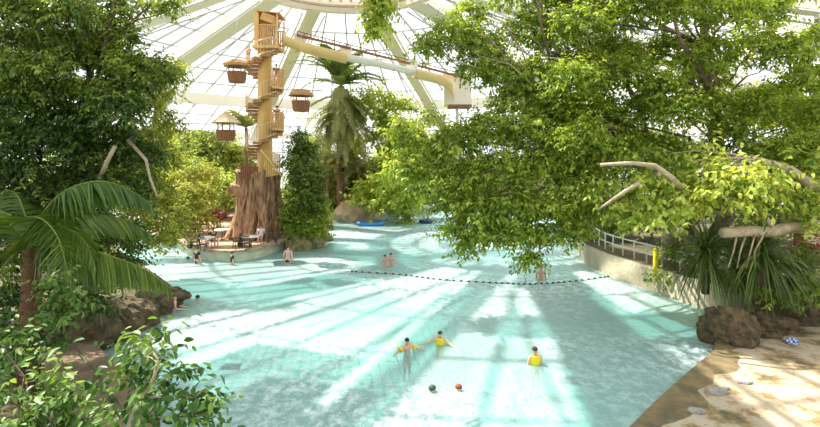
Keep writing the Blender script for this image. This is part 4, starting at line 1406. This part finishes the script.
def person(label, loc, rz, h=1.72, pose='stand', skin='skin', hair='hair_dark', wear=(), group=None, long_hair=False, female=False, arms='down'):
    """faces -Y at rz = 0; origin on the ground under the pelvis (swimmers: at the water line under the chest)"""
    t = thing('person', label, 'person', loc, rz, group)
    V3 = Vector
    J = {}
    pz = .52
    if pose == 'sit':
        pz = .27
    J['pelvis'] = V3((0, 0, pz))
    J['waist'] = V3((0, 0, pz + .10))
    J['chest'] = V3((0, -.005, pz + .215))
    J['neck'] = V3((0, 0, pz + .30))
    J['jaw'] = V3((0, -.012, pz + .345))
    J['head'] = V3((0, -.008, pz + .395))
    J['crown'] = V3((0, .0, pz + .44))
    J['nose'] = V3((0, -.066, pz + .372))
    for s, n in ((-1, 'L'), (1, 'R')):
        J['ear' + n] = V3((s * .05, .0, pz + .385))
        J['sh' + n] = V3((s * .112, 0, pz + .28))
        hp = V3((s * .055, 0, pz - .03))
        J['hip' + n] = hp
        if pose == 'sit':
            J['kn' + n] = V3((s * .06, -.24, pz - .02))
            J['an' + n] = V3((s * .06, -.23, .03))
            J['to' + n] = V3((s * .062, -.30, .018))
        else:
            J['kn' + n] = V3((s * .058, -.012, .27))
            J['an' + n] = V3((s * .058, .005, .035))
            J['to' + n] = V3((s * .066, -.08, .016))
        if arms == 'down':
            el, wr = V3((s * .15, .015, pz + .11)), V3((s * .155, -.03, pz - .03))
            hd = V3((0, -.1, -1))
        elif arms == 'rail':
            el, wr = V3((s * .15, -.06, pz + .13)), V3((s * .12, -.18, pz + .10))
            hd = V3((-.1 * s, -1, -.1))
        elif arms == 'out':
            el, wr = V3((s * .23, -.04, pz + .2)), V3((s * .34, -.12, pz + .17))
            hd = V3((s * .8, -.5, -.1))
        else:               # lap
            el, wr = V3((s * .145, -.03, pz + .12)), V3((s * .07, -.17, pz + .06))
            hd = V3((-.4 * s, -1, -.2))
        J['el' + n], J['wr' + n] = el, wr
        hd.normalize()
        sd = hd.cross(V3((0, 0, 1)))
        if sd.length < .2:
            sd = V3((0, -1, 0))
        sd.normalize()
        pm = wr + hd * .035
        J['pa' + n] = pm
        for f in range(4):
            o = sd * ((f - 1.5) * .011)
            ln = (.032, .04, .037, .028)[f]
            J['f%da%s' % (f, n)] = pm + o + hd * .026
            J['f%db%s' % (f, n)] = pm + o + hd * (.026 + ln) + V3((0, 0, -.008))
        J['tha' + n] = wr + hd * .025 - sd * .022
        J['thb' + n] = wr + hd * .05 - sd * .036
    E = [('pelvis', 'waist'), ('waist', 'chest'), ('chest', 'neck'), ('neck', 'jaw'), ('jaw', 'head'), ('head', 'crown'), ('jaw', 'nose')]
    fx = .9 if female else 1.0
    Rr = {'pelvis': (.088, .062), 'waist': (.075 * fx, .055), 'chest': (.092 * fx, .062), 'neck': (.032, .032), 'jaw': (.040, .046), 'head': (.047, .056), 'crown': (.030, .036), 'nose': .010}
    for n in 'LR':
        E += [('head', 'ear' + n), ('chest', 'sh' + n), ('sh' + n, 'el' + n), ('el' + n, 'wr' + n), ('wr' + n, 'pa' + n), ('pelvis', 'hip' + n), ('hip' + n, 'kn' + n), ('kn' + n, 'an' + n), ('an' + n, 'to' + n), ('wr' + n, 'tha' + n), ('tha' + n, 'thb' + n)]
        Rr.update({'ear' + n: .012, 'sh' + n: .040 * fx, 'el' + n: .026, 'wr' + n: .018, 'pa' + n: (.022, .014), 'hip' + n: .056, 'kn' + n: .036, 'an' + n: .022, 'to' + n: .02, 'tha' + n: .008, 'thb' + n: .006})
        for f in range(4):
            E += [('pa' + n, 'f%da%s' % (f, n)), ('f%da%s' % (f, n), 'f%db%s' % (f, n))]
            Rr['f%da%s' % (f, n)] = .0055
            Rr['f%db%s' % (f, n)] = .0042
    T = Matrix.Identity(3)
    off = V3((0, 0, 0))
    if pose == 'swim':     # prone in the water, head raised, arms reaching forward
        T = Matrix.Rotation(math.radians(68), 3, 'X')
        for s, n in ((-1, 'L'), (1, 'R')):
            J['kn' + n] = V3((s * .075, .03, .27))
            J['to' + n] = V3((s * .075, .01, -.03))
        off = V3((0, .0, -.10 * h)) - T @ (V3((0, 0, .72)) * h)
        for k in ('jaw', 'head', 'crown', 'nose', 'earL', 'earR'):
            c = J['neck']
            J[k] = c + Matrix.Rotation(math.radians(-62), 3, 'X') @ (J[k] - c)
    J = {k: T @ (v * h) + off for k, v in J.items()}
    Rr = {k: (v * h if not hasattr(v, '__len__') else (v[0] * h, v[1] * h)) for k, v in Rr.items()}
    skin_body('body', J, E, Rr, skin, t)
    hc, cr = J['head'], J['crown']
    ax = (cr - J['neck']).normalized()
    mb = MB()
    back = T @ V3((0, 1, 0))
    if pose == 'swim':
        back = T @ (Matrix.Rotation(math.radians(-62), 3, 'X') @ V3((0, 1, 0)))
    mb.ball(hc + ax * .022 * h + back * .012 * h, (.056 * h, .062 * h, .050 * h), 12, 8)
    if long_hair:
        mb.tube([hc + back * .035 * h, hc + back * .05 * h - ax * .06 * h, hc + back * .045 * h - ax * .13 * h], [.045 * h, .05 * h, .03 * h], 8)
    mb.build('hair', hair, t, True)
    for s in (-1, 1):
        MB().ball(J['jaw'] * .45 + hc * .55 - back * .046 * h + (J['earR'] - J['earL']).normalized() * s * .018 * h, .006 * h, 6, 4).build('eye', 'eye', t)
    for item, mat in wear:
        if item == 'trunks':
            jj = {k: J[k] for k in ('pelvis', 'waist', 'hipL', 'hipR')}
            jj['waist'] = J['pelvis'].lerp(J['waist'], .45)
            for n in 'LR':
                jj['th' + n] = J['hip' + n].lerp(J['kn' + n], .45)
            ee = [('pelvis', 'waist'), ('pelvis', 'hipL'), ('pelvis', 'hipR'), ('hipL', 'thL'), ('hipR', 'thR')]
            rr = {'pelvis': (.098 * h, .074 * h), 'waist': (.086 * h, .066 * h), 'hipL': .066 * h, 'hipR': .066 * h, 'thL': .058 * h, 'thR': .058 * h}
            skin_body('swim_trunks', jj, ee, rr, mat, t)
        elif item in ('shirt', 'swimsuit', 'vest'):
            jj = {k: J[k] for k in ('pelvis', 'waist', 'chest', 'shL', 'shR')}
            jj['top'] = J['chest'].lerp(J['neck'], .55)
            ee = [('pelvis', 'waist'), ('waist', 'chest'), ('chest', 'top'), ('chest', 'shL'), ('chest', 'shR')]
            g = {'shirt': 1.12, 'swimsuit': 1.06, 'vest': 1.35}[item]
            rr = {'pelvis': (.088 * h * g, .064 * h * g), 'waist': (.076 * h * g, .058 * h * g), 'chest': (.092 * h * g, .066 * h * g), 'shL': .043 * h * min(g, 1.2), 'shR': .043 * h * min(g, 1.2), 'top': .06 * h}
            if item == 'swimsuit':
                jj = {k: jj[k] for k in ('pelvis', 'waist', 'chest')}
                ee = ee[:2]
            if item == 'shirt':
                for n in 'LR':
                    jj['sl' + n] = J['sh' + n].lerp(J['el' + n], .55)
                    ee.append(('sh' + n, 'sl' + n))
                    rr['sl' + n] = .042 * h
            skin_body({'shirt': 'shirt', 'swimsuit': 'swimsuit', 'vest': 'float_vest'}[item], jj, ee, rr, mat, t)
        elif item == 'armbands':
            for n in 'LR':
                c = J['sh' + n].lerp(J['el' + n], .6)
                d = (J['el' + n] - J['sh' + n]).normalized()
                MB().torus(c, .05 * h, .032 * h, 14, 8, d.to_track_quat('Z', 'Y').to_matrix()).build('armband', mat, t, True)
        elif item == 'cap':
            MB().ball(hc + ax * .024 * h + back * .004 * h, (.062 * h, .066 * h, .052 * h), 12, 8).build('swim_cap', mat, t, True)
    return t


PF = -.95      # pool floor


def wader(px, py, z=PF):      # a bather standing on the pool floor whose water line is at row py
    g = G(px, py)
    return g.x, g.y, z


def at_water(px, py):
    g = G(px, py)
    return (g.x, g.y, 0.0)


person('bare-backed bather in dark trunks wading below the islet bush', wader(288, 263, -.72), PI - .2, 1.82, 'stand', 'skin_pink', 'hair_brown', [('trunks', 'black')])
person('bather in black trunks bending forward near the islet wall', wader(232, 265, -.75), PI * .7, 1.6, 'stand', 'skin', 'hair_dark', [('shirt', 'black')])
person('bather in a dark top standing in the water by the shore bush', wader(197, 264, -.7), 2.6, 1.75, 'stand', 'skin', 'hair_dark', [('shirt', 'black'), ('trunks', 'black')])
person('swimmer with only a head showing off the tip of the bank', at_water(196, 298), .8, 1.7, 'swim', 'skin', 'hair_dark')
person('swimmer near the islet whose dark head just breaks the water', at_water(186, 259), 1.2, 1.6, 'swim', 'skin', 'hair_dark')
person('bather leaning against the rocks at the tip of the bank', wader(174, 310, -1.0), 1.9, 1.7, 'stand', 'skin_pink', 'hair_brown', [('trunks', 'red_cloth')], arms='rail')
person('pink-skinned bather wading, one of two in mid pool, the one nearer the tower', wader(385, 267, -.8), .5, 1.55, 'stand', 'skin_pink', 'hair_brown', arms='out')
person('pink-skinned bather wading, one of two in mid pool, the one nearer the float line', wader(391, 266, -.8), -.6, 1.6, 'stand', 'skin_pink', 'hair_red', arms='out')
person('child with yellow armbands and dark hair treading water', wader(407, 351), .4, 1.4, 'stand', 'skin', 'hair_dark', [('armbands', 'yellow'), ('trunks', 'blue_cloth')], arms='out')
person('child wearing a yellow float vest stretching an arm to a friend', wader(440, 344), -.3, 1.42, 'stand', 'skin', 'hair_dark', [('vest', 'yellow')], arms='out')
person('boy in a bright yellow float vest alone in the green shade', wader(535, 364), .3, 1.5, 'stand', 'skin', 'hair_dark', [('vest', 'yellow'), ('trunks', 'blue_cloth')])
person('low swimmer with a dark swim cap', at_water(438, 390), -1.2, 1.6, 'swim', 'skin_pink', 'hair_dark', [('cap', 'drain')])
person('low swimmer with reddish hair beside the dark swim cap', at_water(453, 389), 1.2, 1.6, 'swim', 'skin_pink', 'hair_red')
person('bather in a pink top half hidden by the lowest leaning bough', wader(541, 280), .2, 1.75, 'stand', 'skin_pink', 'hair_brown', [('trunks', 'red_cloth')])
# islet, tower and promenade people
g = G(261, 243, ZI)
person('guest in a white and violet top sitting before the stump', (g.x, g.y, ZI), .1, 1.68, 'sit', 'skin_pink', 'hair_brown', [('shirt', 'white_cloth'), ('swimsuit', 'violet_cloth')], arms='lap', female=True)
g2 = G(213, 247, ZI)
person('guest in dark clothes seated at the round table near the shore bush', (g2.x, g2.y, ZI), .9, 1.7, 'sit', 'skin', 'hair_dark', [('shirt', 'black')], arms='lap')
person('visitor in dark clothes on the lower tower landing', (TX + 1.0, TY - .45, zt(129)), -.2, 1.7, 'stand', 'skin', 'hair_dark', [('shirt', 'red_cloth'), ('trunks', 'black')], arms='rail')
person('visitor on the middle tower landing in a dark top', (TX + .95, TY - .45, zt(88)), .2, 1.7, 'stand', 'skin', 'hair_dark', [('shirt', 'black'), ('trunks', 'blue_cloth')], arms='rail')
person('visitor waiting on the top platform by the slide mouth', (TX + .7, TY - .5, zt(48)), -.3, 1.7, 'stand', 'skin', 'hair_dark', [('shirt', 'blue_cloth'), ('trunks', 'black')], arms='rail')
ph = 3.35
person('visitor in pink climbing the upper spiral steps', (TX + 1.15 * math.cos(ph), TY + 1.15 * math.sin(ph), hz(ph - .3) + ZI + .02), -.6, 1.6, 'stand', 'skin_pink', 'hair_dark', [('shirt', 'red_cloth'), ('trunks', 'white_cloth')], arms='rail')
zz = P(237, 62, 33.6)
for px, py, d, kw in ((664, 258, 25.5, dict(label='dark-haired guest in a pink top behind the promenade rail', wear=[('shirt', 'orange_cloth'), ('trunks', 'black')], skin='skin_pink', hair='hair_dark')),
                      (596, 247, 37, dict(label='guest in a green shirt at the far end of the rail', wear=[('shirt', 'green_cloth'), ('trunks', 'white_cloth')], skin='skin', hair='hair_dark')),
                      (601, 250, 36, dict(label='guest in an orange shirt at the far end of the rail', wear=[('shirt', 'orange_cloth'), ('trunks', 'black')], skin='skin', hair='hair_brown'))):
    person(kw['label'], (P(px, 0, d).x, d, 1.15), .5, 1.7, 'stand', kw['skin'], kw['hair'], kw['wear'], arms='rail')

# ------------------------------------------------------------------ islet furniture


def dup(root, loc, rz, label):
    r = root.copy()
    COL.objects.link(r)
    r.location, r.rotation_euler = loc, (0, 0, rz)
    r['label'] = label
    for ch in list(root.children):
        c = ch.copy()
        COL.objects.link(c)
        c.parent = r
    return r


def make_chair(label, loc, rz):
    t = thing('terrace_chair', label, 'chair', loc, rz, 'dark chairs on the islet')
    MB().box((0, 0, .43), (.46, .46, .05)).build('seat', 'dark_metal', t)
    mb = MB()
    for i in range(6):
        mb.box((-.2 + .08 * i, .22, .68), (.03, .03, .45))
    mb.box((0, .22, .9), (.46, .04, .06))
    mb.build('backrest', 'dark_metal', t)
    for x, y in ((-.2, -.2), (.2, -.2), (-.2, .2), (.2, .2)):
        MB().bar((x * 1.05, y * 1.05, 0), (x, y, .43), .035, .035).build('leg', 'dark_metal', t)
    for x in (-.24, .24):
        mb = MB()
        mb.bar((x, -.2, .64), (x, .22, .64), .04, .03)
        mb.bar((x, -.18, .43), (x, -.18, .64), .03, .03)
        mb.build('armrest', 'dark_metal', t)
    return t


def make_table(label, loc):
    t = thing('terrace_table', label, 'table', loc, 0, 'white tables on the islet')
    MB().lathe((0, 0, .70), [(.52, 0), (.55, .02), (.55, .05)], 20).build('table_top', 'table_white', t)
    MB().tube([(0, 0, .03), (0, 0, .7)], .04, 8).build('pedestal', 'dark_metal', t)
    MB().lathe((0, 0, 0), [(.26, 0), (.24, .03), (.06, .06)], 14).build('base', 'dark_metal', t)
    return t


ta, tb, td = G(206, 249, ZI), G(250, 248, ZI), G(229, 250, ZI)
t1 = make_table('round white table beside the shore bush', ta)
dup(t1, tb, 0, 'round white table before the seated violet guest')
dup(t1, G(222, 240, ZI), 0, 'round white table close against the stump root')
c1 = make_chair('dark chair on the shore-bush side of its table', ta + Vector((-.75, .1, 0)), -PI / 2)
dup(c1, ta + Vector((.1, -.8, 0)), PI, 'dark chair with its back to the islet wall near the shore bush')
dup(c1, g2, .9, 'dark chair under the guest in dark clothes')
dup(c1, g, .1, 'dark chair under the guest in violet')
dup(c1, tb + Vector((-.8, 0, 0)), -PI / 2, 'dark chair between the two front tables')
dup(c1, tb + Vector((.05, -.75, 0)), PI, 'dark chair with its back to the islet wall below the stump')
dup(c1, G(272, 244, ZI), PI / 2 + .5, 'dark chair beside the curved islet rail')
rl = G(285, 245, ZI)
t = thing('curved_rail', 'low curved dark handrail at the islet edge by the bush', 'railing', rl)
MB().tube([(-1.2, .1, .02), (-1.15, .1, .55), (-.8, -.1, .75), (0, -.15, .75), (.45, .1, .6), (.5, .15, .02)], .035, 8).build('rail', 'dark_metal', t, True)
MB().tube([(-.5, -.13, .02), (-.5, -.13, .75)], .03, 8).build('post', 'dark_metal', t)

# ------------------------------------------------------------------ pool items
g0 = G(352, 271)
fl = thing('float_line', 'dark lane rope of small floats slung across the mid pool', 'float line', g0)
rope = smooth_line([G(*q) for q in [(352, 272), (400, 275), (440, 280), (490, 283), (530, 284.5), (570, 282), (608, 277)]], 7)
MB().tube([p - g0 + Vector((0, 0, .01)) for p in rope], .010, 5).build('rope', 'rope', fl)
for i, p in enumerate(rope[::1]):
    if i % 1 == 0:
        MB().ball(p - g0 + Vector((0, 0, .03)), (.07, .055, .055), 8, 6).build('float', 'rope', fl, True)
g = G(371, 225.5)
t = thing('inflatable_raft', 'bright blue inflatable boat moored under the lime tree', 'raft', (g.x, g.y, 0))
mb = MB()
pts = [(1.2 * math.cos(a), .5 * math.sin(a), .12 + .1 * abs(math.cos(a)) ** 3) for a in np.linspace(0, 2 * PI, 26)]
mb.tube(pts, .17, 10)
mb.build('tube', 'blue_raft', t, True)
MB().box((0, 0, .06), (2.0, .7, .08)).build('bottom', 'blue_raft', t)
MB().box((0, 0, .26), (.3, 1.0, .08)).build('thwart', 'grey_raft', t)
g = G(426, 223)
t = thing('ring_raft', 'navy floating tub with two passengers seats on the far water', 'raft', (g.x, g.y, 0))
t['label'] = 'small navy tub boat on the far water below the boughs'
MB().torus((0, 0, .15), .5, .2, 22, 10).build('tube', 'navy_raft', t, True)
MB().lathe((0, 0, .02), [(.5, 0), (.5, .06)], 18).build('bottom', 'navy_raft', t)
for x in (-.2, .2):
    MB().tube([(x, 0, .1), (x, 0, .75), (x * .6, .1, .95)], [.14, .13, .09], 8).build('seat', 'grey_raft', t, True)
for px, py, lab in ((231, 367, 'dark drain grate on the pool floor in the shaded corner'), (568, 381, 'dark drain grate on the pool floor beside the boy in yellow'), (268, 314.5, 'dark drain grate on the pool floor in the blue shadow band')):
    g = G(px, py, PF)
    t = thing('drain_grate', lab, 'drain', (g.x, g.y, PF), 0, 'drain grates in the pool floor')
    mb = MB()
    for i in range(7):
        mb.box((-.24 + .08 * i, 0, .02), (.04, .34, .03))
    mb.build('slats', 'drain', t)
    mb = MB()
    for y in (-.19, .19):
        mb.box((0, y, .02), (.6, .05, .035))
    for x in (-.28, .28):
        mb.box((x, 0, .02), (.05, .42, .035))
    mb.build('frame', 'drain', t)

# ------------------------------------------------------------------ promenade rail, rescue tube, towel
rpts = smooth_line([G(*q) for q in [(584, 256), (600, 270), (641, 287), (705, 308)]], 4)
rpts = [Vector((p.x + .35, p.y + .15, 1.15)) for p in rpts]
t = thing('promenade_railing', 'pale two-bar railing along the promenade wall', 'railing', rpts[0])
for h_ in (.45, .9):
    MB().tube([p - rpts[0] + Vector((0, 0, h_)) for p in rpts], .035, 6).build('rail', 'white_metal', t)
for p in rpts:
    MB().tube([p - rpts[0], p - rpts[0] + Vector((0, 0, .98))], .04, 6).build('post', 'white_metal', t)
i = 9
rp_ = min(rpts, key=lambda p: abs(CX + F * p.x / p.y - 655))
xw = P(654, 0, rp_.y).x
t = thing('rescue_tube', 'bright yellow rescue tube hung on the promenade railing', 'rescue tube', (xw, rp_.y - .1, .95))
MB().tube([(0, 0, 1.1), (.03, -.03, .8), (.02, -.05, .4), (0, -.06, 0), (-.03, -.06, -.12)], [.07, .12, .13, .12, .06], 10).build('foam', 'yellow', t, True)
MB().torus((0, .02, 1.15), .1, .015, 14, 6, Matrix.Rotation(PI / 2, 3, 'X')).build('strap', 'rope', t)

g = G(792, 343, .14)


def stripe_mat():
    m, nt, out = new_mat('blue_stripes')
    tc = nt.nodes.new('ShaderNodeTexCoord')
    ck = nt.nodes.new('ShaderNodeTexChecker')
    ck.inputs['Scale'].default_value = 14
    ck.inputs['Color1'].default_value = (0.03, 0.06, 0.30, 1)
    ck.inputs['Color2'].default_value = (0.55, 0.6, 0.75, 1)
    nt.links.new(tc.outputs['Object'], ck.inputs[0])
    b = nt.nodes.new('ShaderNodeBsdfPrincipled')
    b.inputs['Roughness'].default_value = .9
    nt.links.new(ck.outputs[0], b.inputs['Base Color'])
    nt.links.new(b.outputs[0], out.inputs[0])
    return m


M['stripes'] = stripe_mat()
o = rock_mesh('crumpled_towel', (g.x, g.y, .19), (.22, .17, .11), 'stripes', None, 77, 3, .5)
tag(o, 'blue and white chequered towel crumpled on the terrace', 'towel')
